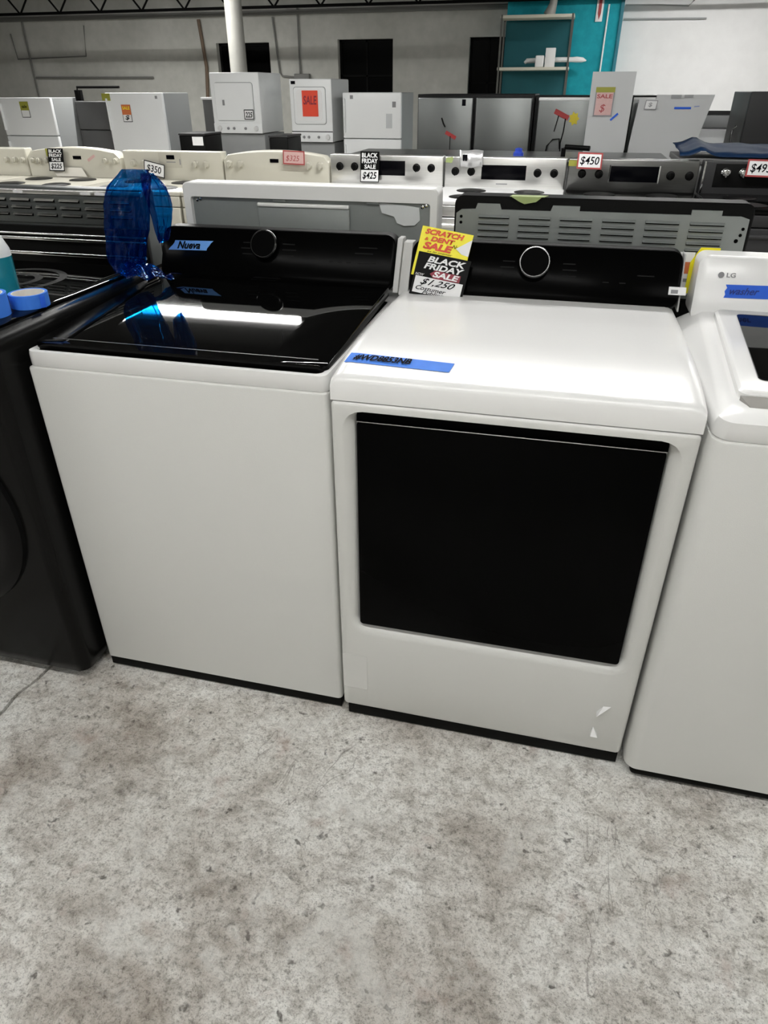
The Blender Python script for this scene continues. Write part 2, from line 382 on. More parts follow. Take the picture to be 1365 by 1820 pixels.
for i, (a, b, c, d) in enumerate(HOLES):
    w = MB(); t = .035
    for q in ((a, a + t, c, d), (b - t, b, c, d), (a, b, c, c + t), (a, b, d - t, d), ((a + b) / 2 - .015, (a + b) / 2 + .015, c, d), (a, b, (c + d) / 2 - .012, (c + d) / 2 + .012)):
        w.box(q[0], q[1], WB + .10, WB + .15, q[2], q[3])
    win = struct('window_%d' % (i + 1), w, M['wframe'])
    obj('pane', MB().box(a + .01, b - .01, WB + .12, WB + .13, c + .01, d - .01), M['void'], win)
# ledge where wall turns darker under the joists
struct('trim_1', MB().box(-13, -.77, WB - .06, WB - .001, 2.36, 2.42, .008), M['conduit'])
# joists
def joist(y, zb, zt, label):
    t = thing('steel_joist', label, 'joist', (-4, y, zb)); t['group'] = 'open web steel joists under the roof'
    c = MB()
    for z in (zb, zt):
        c.box(-12.9, 5.9, y - .03, y - .005, z - .012, z + .022); c.box(-12.9, 5.9, y + .005, y + .03, z - .012, z + .022)
    obj('chord', c, M['truss'], t)
    w = MB(); x = -12.8; k = 0
    while x < 5.6:
        w.tube([(x, y, zb if k % 2 == 0 else zt), (x + .36, y, zt if k % 2 == 0 else zb)], .014, 6); x += .36; k += 1
    obj('web', w, M['truss'], t)
joist(10.55, 2.42, 2.84, 'dark open web steel joist running along the top of the back wall')
joist(8.9, 2.46, 2.86, 'dark steel joist one bay nearer than the joist at the back wall')

def conduit(pts, label, m='conduit', r=.014, cat='conduit'):
    tag(obj('electrical_conduit' if cat == 'conduit' else 'wall_pipe', MB().tube(pts, r, 8), M[m], None, pts[0]), label, cat)
y_ = WB - .03
y_ = WB - .035
conduit([(-8.80, y_, 2.36), (-8.80, y_, 2.0), (-8.79, y_, 1.56), (-8.79, y_, 1.2)], 'thin conduit dropping down the left end of the back wall')
conduit([(-8.77, y_ + .004, 1.57), (-6.53, y_ + .004, 1.56)], 'level conduit on back wall above the leftmost white refrigerators', r=.016)
conduit([(-9.08, y_ + .012, 2.2), (-9.05, y_ + .012, 1.84), (-7.72, y_ + .012, 1.87), (-7.66, y_ + .012, 2.29)], 'faint square loop of conduit high on the left of the back wall', r=.010)
conduit([(-5.60, y_, 2.33), (-5.55, y_, 1.7), (-5.62, y_, 1.0)], 'brown vertical pipe on back wall left of the round column', 'rust', .028, 'pipe')
conduit([(-4.36, y_, 2.34), (-4.30, y_, 1.62), (-4.26, y_, 1.57), (-4.01, y_, 1.55)], 'left bent conduit right of the round column, turning to the outlet box')
conduit([(-3.95, y_, 2.44), (-3.96, y_, 1.60)], 'straight conduit dropping to the outlet box between two dark windows')
tag(obj('outlet_box', MB().box(-4.05, -3.80, WB - .08, WB - .001, 1.46, 1.60, .01), M['conduit']), 'small outlet box under the two conduits on the back wall', 'electrical box')
y_ = WB - .05
conduit([(.77 + .05, y_, 2.37), (1.25, y_, 2.36), (1.64, y_, 2.34), (1.70, y_, 2.40), (1.72, y_, 2.85)], 'upper grey conduit on the bright white wall, bending upward', 'fridge_side', .010)
conduit([(.82, y_, 2.21), (1.9, y_, 2.20)], 'lower level grey conduit on the bright white wall', 'fridge_side', .010)
conduit([(.60, WB - .33, 2.36), (.59, WB - .33, .9)], 'thin white vertical pipe on the teal wall', 'card_white', .011, 'pipe')
t = thing('hanging_sign', 'narrow white sign with red edge high on the teal wall', 'sign', (.47, WB - .31, 2.3))
obj('panel', MB().box(.44, .53, WB - .32, WB - .305, 2.17, 2.62, .003), M['card_white'], t)
obj('arrow', MB().loft([[Vector(p) for p in q] for q in ([(.465, WB - .322, 2.26), (.485, WB - .322, 2.19), (.505, WB - .322, 2.26), (.505, WB - .322, 2.6), (.465, WB - .322, 2.6)], [(.465, WB - .326, 2.26), (.485, WB - .326, 2.19), (.505, WB - .326, 2.26), (.505, WB - .326, 2.6), (.465, WB - .326, 2.6)])]), M['frame_red'], t)
tag(obj('teal_wall_edge_post', MB().box(.755, .80, WB - .34, WB - .302, 0, 2.95, .004), mat('dark_teal_post', (.01, .15, .2), .6, var=.4)), 'dark teal post at the right edge of the teal wall', 'post')

# shelf rack on teal wall
t = thing('wall_shelf_rack', 'two board shelf rack with thin posts against the teal wall', 'shelf', (-.3, WB - .45, 1.2))
ya, yb = WB - .78, WB - .34
for z in (2.20, 1.61): obj('shelf_board', MB().box(-.80, .17, ya, yb, z, z + .035, .004), M['shelf'], t)
for x in (-.78, .15):
    for y in (ya + .01, yb - .02): obj('post', MB().box(x - .012, x + .012, y - .012, y + .012, 0, 2.24), M['post'], t)
obj('backing_panel', MB().box(-.76, .14, yb + .0, yb + .012, 1.2, 2.19), mat('dark_teal_backing', (.008, .10, .12), .8, var=.2), t)
tag(obj('tall_white_box', MB().box(-.16, -.03, ya + .06, ya + .2, 1.645, 1.865, .004), M['card_white']), 'tall narrow white box standing on the lower shelf', 'box')
tag(obj('short_white_box', MB().box(-.29, -.175, ya + .06, ya + .2, 1.645, 1.78, .01), M['card_white']), 'short white box left of the tall box on the lower shelf', 'box')
mb = MB(); mb.tube([(-.45, ya + .29, 1.70), (-.42, ya + .29, 1.725), (-.18, ya + .29, 1.735), (.2, ya + .29, 1.735), (.26, ya + .29, 1.735), (.34, ya + .29, 1.73), (.39, ya + .29, 1.72)], [.018, .03, .03, .03, .035, .03, .008], 12)
tag(obj('white_tube', mb, M['card_white']), 'long white tube across the lower shelf, sticking out past its right post', 'tube')
tag(obj('upper_shelf_roll', MB().tube([(-.17, ya + .2, 2.236), (-.13, ya + .2, 2.36), (-.11, ya + .2, 2.6)], [.08, .05, .045], 12), M['col']), 'upright cream roll standing on the top shelf', 'roll')

mb = MB(); mb.lathe([(.108, 0), (.108, 2.95)], (-3.995, 8.72, 0), n=32)
tag(obj('round_column', mb, M['col']), 'cream painted round steel column rising behind the stacked laundry unit', 'column')

# hanging fixtures
first = None
for i, (x, y, z, L, p) in enumerate(FIXTURES):
    lbl = ['strip light over the rear appliances, left', 'strip light above the aisle in front of the washers', 'strip light above the aisle, far left', 'strip light above the aisle, far right',
           'strip light above the stove rows, right', 'strip light above the stove rows, left', 'strip light before the bright white wall', 'strip light at the right side of the hall', 'strip light over the leftmost rear refrigerators', 'strip light added out of view as front fill over the open floor'][i]
    t = thing('fluorescent_fixture', 'lit two tube fluorescent ' + lbl, 'light fixture', (x, y, z + .05), 'fluorescent strip lights under the roof')
    obj('housing', MB().box(x - L / 2 - .04, x + L / 2 + .04, y - .032, y + .032, z + .02, z + .08, .008), M['fixture'], t)
    for s in (-1, 1): obj('tube', MB().tube([(x - L / 2, y + s * .014, z), (x + L / 2, y + s * .014, z)], .012, 10), M['tube'], t)
    for s in (-1, 1): obj('hanger', MB().tube([(x + s * L * .4, y, z + .08), (x + s * L * .4, y, 2.955)], .005, 6), M['conduit'], t)

# ------------------------------------------------------------------ front row: top-load washer (A)
def console(t, x0, x1, yb, zb, yt, zt, gx0, gx1, depth, r=.035, gm='panel_black', caps=()):
    """sloping control housing with a glass panel; bottom edge (yb, zb), top edge (yt, zt)"""
    dirv = Vector((0, yt - yb, zt - zb)); H = dirv.length; V = dirv.normalized(); N = XU.cross(V)
    def pl(l, off): return [Vector((a, yb, zb)) + V * b + N * off for a, b in l]
    mb = MB(); L = rrect(x0, x1, -.01, H + .004, r)
    fr = pl(L, 0); back = [Vector((p.x, yb + depth, p.z)) for p in fr]
    mb.loft([back, [p + Vector((0, .006, 0)) for p in fr], pl(rrect(x0 + .004, x1 - .004, -.006, H, r - .002), .004)])
    h = obj('console', mb, M['satin_black'], t)
    h['label'] = 'black control housing'
    g = MB(); g.loft([pl(rrect(gx0, gx1, .0, H - .003, r * .8), .0042), pl(rrect(gx0, gx1, .0, H - .003, r * .8), .0075), pl(rrect(gx0 + .003, gx1 - .003, .003, H - .006, r * .75), .0095)])
    gl = obj('control_glass', g, M[gm], t); gl['label'] = 'glossy black control panel'
    for a, b in caps:   # pale end caps
        e = MB(); q = rrect(a, b, -.008, H - .006, .0022); e.loft([[Vector((p.x, yb + depth + .002, p.z)) for p in pl(q, 0)], [p + Vector((0, .006, 0)) for p in pl(q, 0)], pl(q, .001), pl(rrect(a + .0006, b - .0006, -.007, H - .008, .0018), .003)])
        c = obj('end_cap', e, M['cap_grey'], t); c['label'] = 'white console end cap'
    return Vector((0, yb, zb)) + N * .0095, V, N
WX0, WX1 = -.686, 0.0
t = thing('top_load_washer', 'white top-load washer with a glossy black lid beside the black front loader', 'washer', (-.343, .33, 0))
wa = t
mb = MB()
mb.loft([XY(rrect(WX0, WX1, 0, .70, .012), .035), XY(rrect(WX0, WX1, 0, .70, .012), .872), XY(rrect(WX0 + .001, WX1 - .001, .001, .699, .012), .8748), XY(rrect(WX0 + .005, WX1 - .005, .006, .696, .01), .877)])
obj('cabinet', mb, M['white'], t)
mb = MB()   # rim: outer skin, rolled edge, inner well
mb.loft([XY(rrect(WX0 + .002, WX1 - .002, .006, .70, .018), .8775), XY(rrect(WX0 + .001, WX1 - .001, .0045, .70, .02), .880), XY(rrect(WX0 + .001, WX1 - .001, .0045, .70, .02), .902),
         XY(rrect(WX0 + .004, WX1 - .004, .005, .697, .018), .911), XY(rrect(WX0 + .016, WX1 - .016, .018, .60, .016), .911), XY(rrect(WX0 + .022, WX1 - .022, .024, .59, .016), .900), XY(rrect(WX0 + .024, WX1 - .024, .03, .585, .016), .89)])
obj('top_rim', mb, M['top_white'], t)
mb = MB(); mb.loft([XY(rrect(WX0 + .018, WX1 - .018, .02, .594, .016), .9005), XY(rrect(WX0 + .018, WX1 - .018, .02, .594, .016), .9075)])
obj('tub_collar', mb, M['matte_black'], t)
def lidz(y): return .9225 + .055 * (y - .03)   # the lid falls slightly towards the front
def deck(x0, x1, y0, y1, zf, th, r=.02, n=40):
    """slab whose top follows zf(y): rows across, rounded corners, closed underside"""
    mb = MB(); rows = []
    for j in range(n + 1):
        y = y0 + (y1 - y0) * (.5 - .5 * math.cos(math.pi * j / n)); e = min(y - y0, y1 - y)
        ins = r - math.sqrt(max(0, r * r - (r - e) ** 2)) if e < r else 0
        a, b = x0 + ins, x1 - ins; c = .004
        rows.append([Vector((a, y, zf(y) - th)), Vector((a, y, zf(y) - c)), Vector((a + c * .4, y, zf(y) - c * .3)), Vector((a + c, y, zf(y))), Vector((a + .2 * (b - a), y, zf(y))), Vector((b - .2 * (b - a), y, zf(y))), Vector((b - c, y, zf(y))), Vector((b - c * .4, y, zf(y) - c * .3)), Vector((b, y, zf(y) - c)), Vector((b, y, zf(y) - th))])
    mb.loft(rows); return mb
lid = obj('lid', deck(WX0 + .004, WX1 - .010, .032, .578, lidz, .020), M['gloss_black'], t); lid['label'] = 'glossy black glass lid'
fl = MB(); fl.add([(WX0 + .035, .060, lidz(.060) + .0003), (WX1 - .035, .060, lidz(.060) + .0003), (WX1 - .038, .0635, lidz(.0635) + .0003), (WX0 + .038, .0635, lidz(.0635) + .0003)], [(0, 1, 2, 3)])
obj('lid_highlight_line', fl, mat('dim_lid_highlight', (.06, .06, .06), .4), lid)  # thin grey line painted as the highlight along the lid's front edge
mb = MB(); mb.box(WX0 + .03, WX1 - .03, .0325, .040, .897, .9015, .001)
obj('lid_trim', mb, M['satin_black'], t)
for x in (-.30, -.12): obj('lid_hinge', MB().box(x - .012, x + .012, .575, .60, .925, .948, .003), M['satin_black'], t)
obj('lid_latch', MB().box(-.40, -.32, .560, .60, .938, .952, .004), M['satin_black'], t)
obj('hinge_cover', MB().box(-.60, -.03, .577, .604, .90, .936, .003), M['handle_grey'], t)
P0, V, N = console(t, WX0 + .0, WX1 - .010, .600, .937, .662, 1.062, WX0 + .002, WX1 - .013, .09, .03, caps=((WX1 - .0095, WX1 + .0045),))
def onp(x, s, off=0): return P0 + XU * x + V * s + N * off
def dial(t, x, s, P0, V, N, r=.038):
    c = P0 + XU * x + V * s
    d = obj('dial', MB().lathe([(r, 0), (r, .016), (r - .003, .019), (r - .004, .019)], c, N, 40), M['dial_black'], t)
    obj('dial_ring', MB().lathe([(r + .0006, .013), (r + .0012, .015), (r + .0006, .017), (r - .002, .0195), (r - .004, .0195), (r - .004, .017)], c, N, 40), M['ring_dark'], d)
dial(t, -.374, .095, P0, V, N)
def prints(t, P0, V, rows, m='grey_dim'):
    N = XU.cross(V)
    for x, s, w in rows:
        mb = MB(); p = P0 + XU * x + V * s + N * .0003
        mb.add([p, p + XU * w, p + XU * w + V * .003, p + V * .003], [(0, 1, 2, 3)])
        obj('panel_print', mb, M[m], t)
M['grey_dim'] = mat('dim_grey_print', (.012, .012, .012), .7, spec=.05)
prints(t, P0, V, [(-.44, .07, .035), (-.445, .085, .035), (-.44, .10, .03), (-.325, .07, .035), (-.325, .085, .04), (-.325, .10, .035), (-.19, .06, .012), (-.165, .06, .012), (-.14, .06, .012), (-.11, .06, .05), (-.12, .085, .05), (-.11, .1, .05)])
obj('base', MB().box(WX0 + .006, WX1 - .002, .003, .68, .004, .0348, .002), M['rubber'], t)
for x in (WX0 + .06, WX1 - .06):
    for y in (.07, .62): obj('foot', MB().lathe([(.02, 0), (.024, .006), (.012, .013)], (x, y, 0), n=16), M['rubber'], t)
# tape 'Nueva' on the console
t2 = thing('painters_tape_strip', 'pale blue tape strip reading Nueva on the washer\'s black console', 'tape', tuple(onp(-.62, .08)))
Uz = (XU + V * .02).normalized()
obj('strip', plate(onp(-.664, .072, .0008), Uz, V, .135, .026, .0005, 0, ragged(4, .1, 3, .14)), M['tape_light'], t2)
lettering('Nueva', onp(-.637, .0755, .0016), Uz, V, .070, .021, t2, 'ink', .3, .035)
mbw = MB().box(-.60, -.56, .5985, .60, .93, .931)

# ------------------------------------------------------------------ dryer (B)
BX0, BX1, BY = .009, .695, -.013
t = thing('front_load_dryer', 'white dryer with a large square black glass door, right of the black-lidded washer', 'dryer', (.352, .34, 0))
mb = MB()
rb = rrect(BX0, BX1, .035, .870, .010)
mb.loft([XZ(rb, .72), XZ(rb, BY + .009), XZ(rrect(BX0 + .0015, BX1 - .0015, .037, .8690, .009), BY + .0045), XZ(rrect(BX0 + .004, BX1 - .004, .039, .867, .008), BY + .0015), XZ(rrect(BX0 + .008, BX1 - .008, .043, .863, .006), BY),
         XZ(rrect(.030, .674, .278, .853, .045), BY), XZ(rrect(.036, .668, .286, .8545, .042), BY + .002), XZ(rrect(.044, .660, .294, .855, .036), BY + .007), XZ(rrect(.053, .651, .303, .8535, .026), BY + .016), XZ(rrect(.056, .648, .306, .855, .020), BY + .030)])
obj('cabinet', mb, M['white'], t)
# door: tilts out towards its lower edge, dark grip recess above it
mb = MB()
def dr(l, off): return [Vector((a, BY + .004 + (b - .31) * .022 + off, b)) for a, b in l]
mb.loft([dr(rrect(.060, .644, .312, .823, .006), .022), dr(rrect(.058, .646, .310, .825, .008), .004), dr(rrect(.058, .646, .310, .825, .008), .001), dr(rrect(.060, .644, .312, .8235, .007), 0)])
d = obj('door', mb, M['door_black'], t); d['label'] = 'black glass dryer door'
obj('door_edge_highlight', MB().box(.058, .646, BY + .0135, BY + .0165, .8245, .8262, .0005), M['steel'], d)  # bright strip standing in for the highlight on the door's top edge
obj('grip_recess', MB().box(.055, .649, BY + .026, BY + .0295, .820, .857), M['matte_black'], t)
# top panel, gently crowned
mb = MB(); nx, ny = 26, 34
def topz(x, y):
    s = min(max((y + .013) / .22, 0), 1); c = .918 + .022 * math.sin(s * math.pi / 2) - (.008 * max(0, (y - .40) / .28))
    ex = min(x - BX0, BX1 - x); return c - .010 * max(0, 1 - ex / .02) ** 2
yl, yh = BY + .004, .70
loops = []
for j in range(ny + 1):
    y = yl + (yh - yl) * (j / ny) ** 1.5
    loops.append(y)
rows = []
for y in loops:
    row = []
    for i in range(nx + 1):
        u = i / nx; u = .5 - .5 * math.cos(u * math.pi); x = BX0 + (BX1 - BX0) * u
        ey = max(0, 1 - (y - yl) / .012); row.append(mb.bm.verts.new((x, y + 0, topz(x, y) - .010 * ey ** 2)))
    rows.append(row)
for j in range(ny):
    for i in range(nx): mb.bm.faces.new([rows[j][i], rows[j][i + 1], rows[j + 1][i + 1], rows[j + 1][i]])
def skirt(line):
    low = [mb.bm.verts.new((v.co.x, v.co.y, .8712)) for v in line]
    for k in range(len(line) - 1): mb.bm.faces.new([line[k], line[k + 1], low[k + 1], low[k]])
skirt(rows[0]); skirt(rows[-1]); skirt([r[0] for r in rows]); skirt([r[-1] for r in rows])
obj('top_panel', mb, M['top_white'], t)
obj('top_seam', MB().box(BX0 + .006, BX1 - .006, BY + .014, .70, .868, .876), M['matte_black'], t)
P1, V1, N1 = console(t, BX0 + .022, BX1 + .008, .607, .930, .670, 1.052, BX0 + .024, BX1 + .006, .09, .03, caps=((BX0 - .0040, BX0 + .0215), (BX1 + .0085, BX1 + .0125)))
dial(t, .350, .088, P1, V1, N1, .039)
prints(t, P1, V1, [(.27, .06, .035), (.265, .075, .035), (.27, .09, .03), (.42, .06, .035), (.42, .075, .035), (.42, .09, .03), (.52, .05, .015), (.56, .05, .015), (.6, .07, .04)])
obj('base', MB().box(BX0 + .012, BX1 - .004, BY + .003, .68, .004, .0348, .002), M['rubber'], t)
for x in (BX0 + .06, BX1 - .06):
    for y in (.07, .62): obj('foot', MB().lathe([(.02, 0), (.024, .006), (.012, .013)], (x, y, 0), n=16), M['rubber'], t)
# little peeling tape corners and a clear patch on the dryer front
y0 = BY - .0004
def chip(name, pts, label, m='card_white', cat='tape scrap'):
    mb = MB(); mb.loft([[Vector((a, y0, b)) for a, b in pts], [Vector((a, y0 - .0006 - .014 * (max(q[1] for q in pts) - b) / .02, b + .001)) for k, (a, b) in enumerate(pts)]])
    return tag(obj(name, mb, M[m], None, (pts[0][0], y0, pts[0][1])), label, cat)
chip('tape_corner', [(.622, .163), (.652, .186), (.634, .184)], 'upper torn white tape corner on the dryer\'s lower front')
chip('tape_corner', [(.618, .094), (.634, .094), (.622, .114)], 'lower torn white tape corner on the dryer\'s lower front')
M['clear'] = mat('clear_tape', (.70, .702, .68), .22)
tag(obj('clear_tape_patch', plate((.012, y0, .10), XU, ZU, .062, .11, .0004), M['clear']), 'clear tape patch low on the dryer\'s left front', 'tape')

# blue tape on dryer top
def on_top(x, y, off=.0012): return Vector((x, y, topz(x, y) + off))
t2 = thing('painters_tape_strip', 'long blue tape strip with scrawled model code on the dryer top', 'tape', tuple(on_top(.13, .07)))
mb = MB(); n = 14; A = []; B = []
c0, c1, c2, c3 = Vector((.020, .053)), Vector((.233, .042)), Vector((.238, .080)), Vector((.024, .094))
for k in range(n + 1):
    f = k / n; a = c0.lerp(c1, f); b = c3.lerp(c2, f); A.append(a); B.append(b)
g = []
for j in range(5): g.append([mb.bm.verts.new(on_top(*(A[k].lerp(B[k], j / 4)))) for k in range(n + 1)])
for j in range(4):
    for k in range(n): mb.bm.faces.new([g[j][k], g[j][k + 1], g[j + 1][k + 1], g[j + 1][k]])
obj('strip', mb, M['tape'], t2)
pA = on_top(.036, .058, .0022); U = (on_top(.150, .055, .0022) - pA).normalized(); Vt = (on_top(.036, .088, .0022) - pA).normalized()
lettering('#WD8853NB', pA, U, Vt, .118, .026, t2, 'ink', .3, .035, lift=.0016)

# ------------------------------------------------------------------ price cards
def card(name, label, O, U, V, w, h, rows, back='card_white', border=None, bw=.05, thick=.0012, cat='price sign', bands=()):
    """rows: (text, u0, v0, du, dv, material, shear, bold); bands: (v0, v1, material)"""
    O = Vector(O); U = Vector(U).normalized(); V = Vector(V).normalized(); N = U.cross(V)
    t = thing(name, label, cat, tuple(O))
    if border:
        obj('card', plate(O, U, V, w, h, thick), M[border], t)
        b = bw * w
        obj('face', plate(O + U * b + V * b, U, V, w - 2 * b, h - 2 * b, .0004, thick), M[back], t)
    else: obj('card', plate(O, U, V, w, h, thick), M[back], t)
    for v0, v1, m in bands: obj('header', plate(O + V * (v0 * h), U, V, w, (v1 - v0) * h, .0004, thick + .0004), M[m], t)
    for tx, u0, v0, du, dv, m, sh, bo in rows:
        lettering(tx, O + U * (u0 * w) + V * (v0 * h), U, V, du * w, dv * h, t, m, sh, bo, thick + .0014)
    return t
# big double sign leaning on the dryer console (yellow behind, black/white in front)
BL, BR = Vector((.039, .580, .9362)), Vector((.182, .580, .9362)); 
Vn = Vector((.024, .070, .148)).normalized(); Un = Vector((1, 0, -.0)); Un = (Un - Vn * Un.dot(Vn)).normalized()
Nn = Un.cross(Vn)
HH = .170; WW = .138
Oy = BL + Vn * .048 + Un * -.007 - Nn * .0016
t = card('sale_sign', 'yellow scratch and dent sale card leaning on the dryer console, behind the black one', Oy, Un, Vn, .135, .124,
     [('SCRATCH', .08, .85, .76, .11, 'red_print', .25, .045), ('DENT', .22, .725, .47, .10, 'red_print', .2, .045), ('&', .10, .725, .07, .06, 'red_print', .2, .02), ('SALE', .10, .555, .58, .145, 'red_print', .2, .05),
      ('Nuevo', .66, .66, .26, .075, 'ink', .3, .0), ('as lo menor', .2, .505, .5, .035, 'ink', .3, .0)], back='card_yellow')
mb = MB()   # peeling white corner
cpts = [(1.0, .90), (.86, .76), (.74, .66), (.86, .58), (1.0, .56)]
a = [Oy + Un * (p[0] * .135) + Vn * (p[1] * .124) + Nn * (.0018 + (.006 if i in (1, 2) else 0)) for i, p in enumerate(cpts)]
mb.loft([a, [p + Nn * .0006 for p in a]])
obj('peeled_corner', mb, M['card_white'], t)
Ob = BL + Un * .0
hb = .108
t = card('sale_sign', 'black friday sale card, black over white with handwritten price, on the dryer top', Ob, Un, Vn, .139, hb,
     [('BLACK', .20, .795, .72, .145, 'card_white', .22, .035), ('FRIDAY', .16, .635, .76, .14, 'card_white', .22, .035), ('SALE', .36, .475, .50, .135, 'card_white', .22, .035), ('NOW', .03, .455, .17, .06, 'card_white', .4, .0),
      ('$1,250', .16, .245, .66, .17, 'ink', .55, .008), ('Costumer', .10, .13, .58, .10, 'ink', .35, .008), ('Publico', .24, .055, .42, .07, 'ink', .35, .008)],
     back='card_white', border='card_black', bw=.045, bands=((.445, 1.0, 'card_black'),))
obj('tag_shape', plate(Ob + Un * (.30 * .139) + Vn * (.44 * hb), Un, Vn, .58 * .139, .19 * hb, .0003, .0020, [(0, .5), (.15, 0), (1, .1), (1, .95), (.15, 1)]), M['dark_red'], t)
# small white tag at the right end of the dryer console
pt = P1 + XU * .677 + V1 * .030 + N1 * .001
t = thing('small_barcode_tag', 'small white barcode tag on the right end of the dryer console', 'tag', tuple(pt))
obj('tag', plate(pt, XU, V1, .040, .019, .001), M['card_white'], t)
obj('bars', plate(pt, XU, V1, .018, .010, .0004, .0012, [(.3, .3), (1.2, .3), (1.2, 1.2), (.3, 1.2)]), M['grey_ink'], t)

# ------------------------------------------------------------------ right top-load washer (C)
CX0, CX1, CY = .704, 1.390, -.045
t = thing('top_load_washer', 'white top-load washer with white console, cut off by the right edge', 'washer', (1.05, .3, 0))
mb = MB()
mb.loft([XY(rrect(CX0, CX1, CY, .66, .028, 8), .035), XY(rrect(CX0, CX1, CY, .66, .028, 8), .872), XY(rrect(CX0 + .001, CX1 - .001, CY + .001, .659, .028, 8), .8745), XY(rrect(CX0 + .005, CX1 - .005, CY + .005, .655, .026, 8), .8765)])
obj('cabinet', mb, M['white'], t)
mb = MB()
def cz(y): return .916 + .014 * min(max((y - CY) / .2, 0), 1)
def taper(l, dz): return [Vector((a + (.045 * max(0, b - CY) / .7 if a < 1.0 else 0), b, cz(b) + dz)) for a, b in l]
mb.loft([XY(rrect(CX0 + .005, CX1 - .003, CY + .005, .655, .028, 8), .877), XY(rrect(CX0 + .002, CX1, CY + .003, .657, .03, 8), .880), XY(rrect(CX0 + .002, CX1, CY + .003, .657, .03, 8), .898),
         taper(rrect(CX0 + .004, CX1 - .004, CY + .003, .652, .028, 8), -.005), taper(rrect(CX0 + .014, CX1 - .012, CY + .014, .645, .024, 8), 0), taper(rrect(CX0 + .030, CX1 - .03, CY + .06, .62, .02, 8), .001)])
obj('top_cover', mb, M['top_white'], t)
mb = MB()
l0 = rrect(.742, 1.350, .042, .575, .02, 6)
mb.loft([taper(l0, -.004), taper(l0, .010), taper(rrect(.747, 1.345, .047, .570, .018, 6), .014)])
lid = obj('lid', mb, M['top_white'], t)
mb = MB(); g0 = rrect(.789, 1.29, .105, .535, .014, 6)
def tp2(l, dz): return [Vector((a + (.035 * max(0, b - .1) / .45 if a < 1.0 else 0), b, cz(b) + dz)) for a, b in l]
mb.loft([tp2(g0, .012), tp2(g0, .0148)])
obj('lid_window', mb, M['gloss_black'], lid)
mb = MB(); mb.loft([[Vector(p) for p in q] for q in ([(.762, .010, .920), (1.33, .010, .920), (1.33, .040, .922), (.750, .040, .922)], [(.762, .012, .9225), (1.33, .012, .9225), (1.33, .0415, .930), (.750, .0415, .930)])])
obj('lid_handle', mb, M['handle_grey'], lid)
dirv = Vector((0, .034, .125)); Vc = dirv.normalized(); Nc = XU.cross(Vc); Pc = Vector((0, .600, .925))
def pc(l, off): return [Pc + XU * a + Vc * b + Nc * off for a, b in l]
mb = MB(); fr = pc(rrect(.735, CX1, -.02, .132, .022, 6), 0)
mb.loft([[Vector((p.x, .70, p.z)) for p in fr], [p + YU * .01 for p in fr], fr, pc(rrect(.743, CX1 - .008, -.012, .124, .016, 6), .006)])
obj('console', mb, M['top_white'], t)
obj('base', MB().box(CX0 + .016, CX1 - .02, CY + .006, .64, .004, .0348, .012), M['rubber'], t)
for x in (CX0 + .07, CX1 - .07):
    for y in (.05, .6): obj('foot', MB().lathe([(.02, 0), (.024, .006), (.012, .013)], (x, y, 0), n=16), M['rubber'], t)
def pcp(x, s, off=.0065): return Pc + XU * x + Vc * s + Nc * off
obj('logo_badge', MB().lathe([(.0068, 0), (.0068, .0008), (.0052, .0008), (.0052, .0004)], pcp(.787, .0890), Nc, 20), M['grey_ink'], t)
lettering('LG', pcp(.799, .084), XU, Vc, .020, .0105, t, 'grey_ink', 0, .02)
t2 = thing('painters_tape_strip', 'deep blue tape strip with dark handwriting on the right washer\'s console', 'tape', tuple(pcp(.83, .05)))
Uc = (XU + Vc * .02).normalized()
obj('strip', plate(pcp(.801, .038, .0068), Uc, Vc, .17, .030, .0006, 0, ragged(4, .1, 9, .0)), M['tape_dark'], t2)
lettering('washer', pcp(.812, .046, .0078), Uc, Vc, .065, .016, t2, 'navy_ink', .35, .02)
# yellow card tucked behind the right washer's console
t = thing('tucked_sale_card', 'red and yellow sale card tucked between the dryer and right washer consoles', 'price sign', (.72, .70, .95))
obj('card', MB().box(.700, .735, .712, .7135, .94, 1.043), M['card_white'], t)
obj('red_band', MB().box(.703, .733, .7108, .7118, .992, 1.020), M['orange'], t)
mb = MB(); pts = [(.728, .945), (.738, .945), (.742, 1.02), (.765, 1.046), (.790, 1.050), (.790, 1.056), (.745, 1.056), (.727, 1.02)]
mb.loft([[Vector((a, .708, b)) for a, b in pts], [Vector((a, .7095, b)) for a, b in pts]])
obj('yellow_flap', mb, M['card_yellow'], t)
obj('print', MB().box(.704, .730, .7108, .7116, .972, .980), M['grey_ink'], t)

# ------------------------------------------------------------------ left: black front loader (D)
DX0, DX1, DY, DZ = -1.392, -.702, -.075, .965
t = thing('front_load_washer', 'glossy black front-load washer with a round door at the left edge', 'washer', (-1.05, .25, 0))
mb = MB()
prof = []
def dl(ins, z, r=.03): return XY(rrect(DX0 + ins, DX1 - ins, DY + ins * 1.0, .60 - ins, r, 7), z)
mb.loft([dl(.02, .012), dl(.004, .03), dl(0, .06), dl(0, .90), dl(.001, .93, .032), dl(.006, .947, .034), dl(.016, .957, .036), dl(.030, .960, .036)])
obj('cabinet', mb, M['dark_enamel'], t)
mb = MB(); mb.loft([dl(.022, .960, .04), dl(.022, .9635, .04), dl(.026, .965, .04)])
tp = obj('top_glass', mb, M['gloss_black'], t)
M['ringm'] = mat('faint_grey_rings', (.03, .03, .03), .25)  # faint flat grey rings drawn on the top glass
mb = MB()
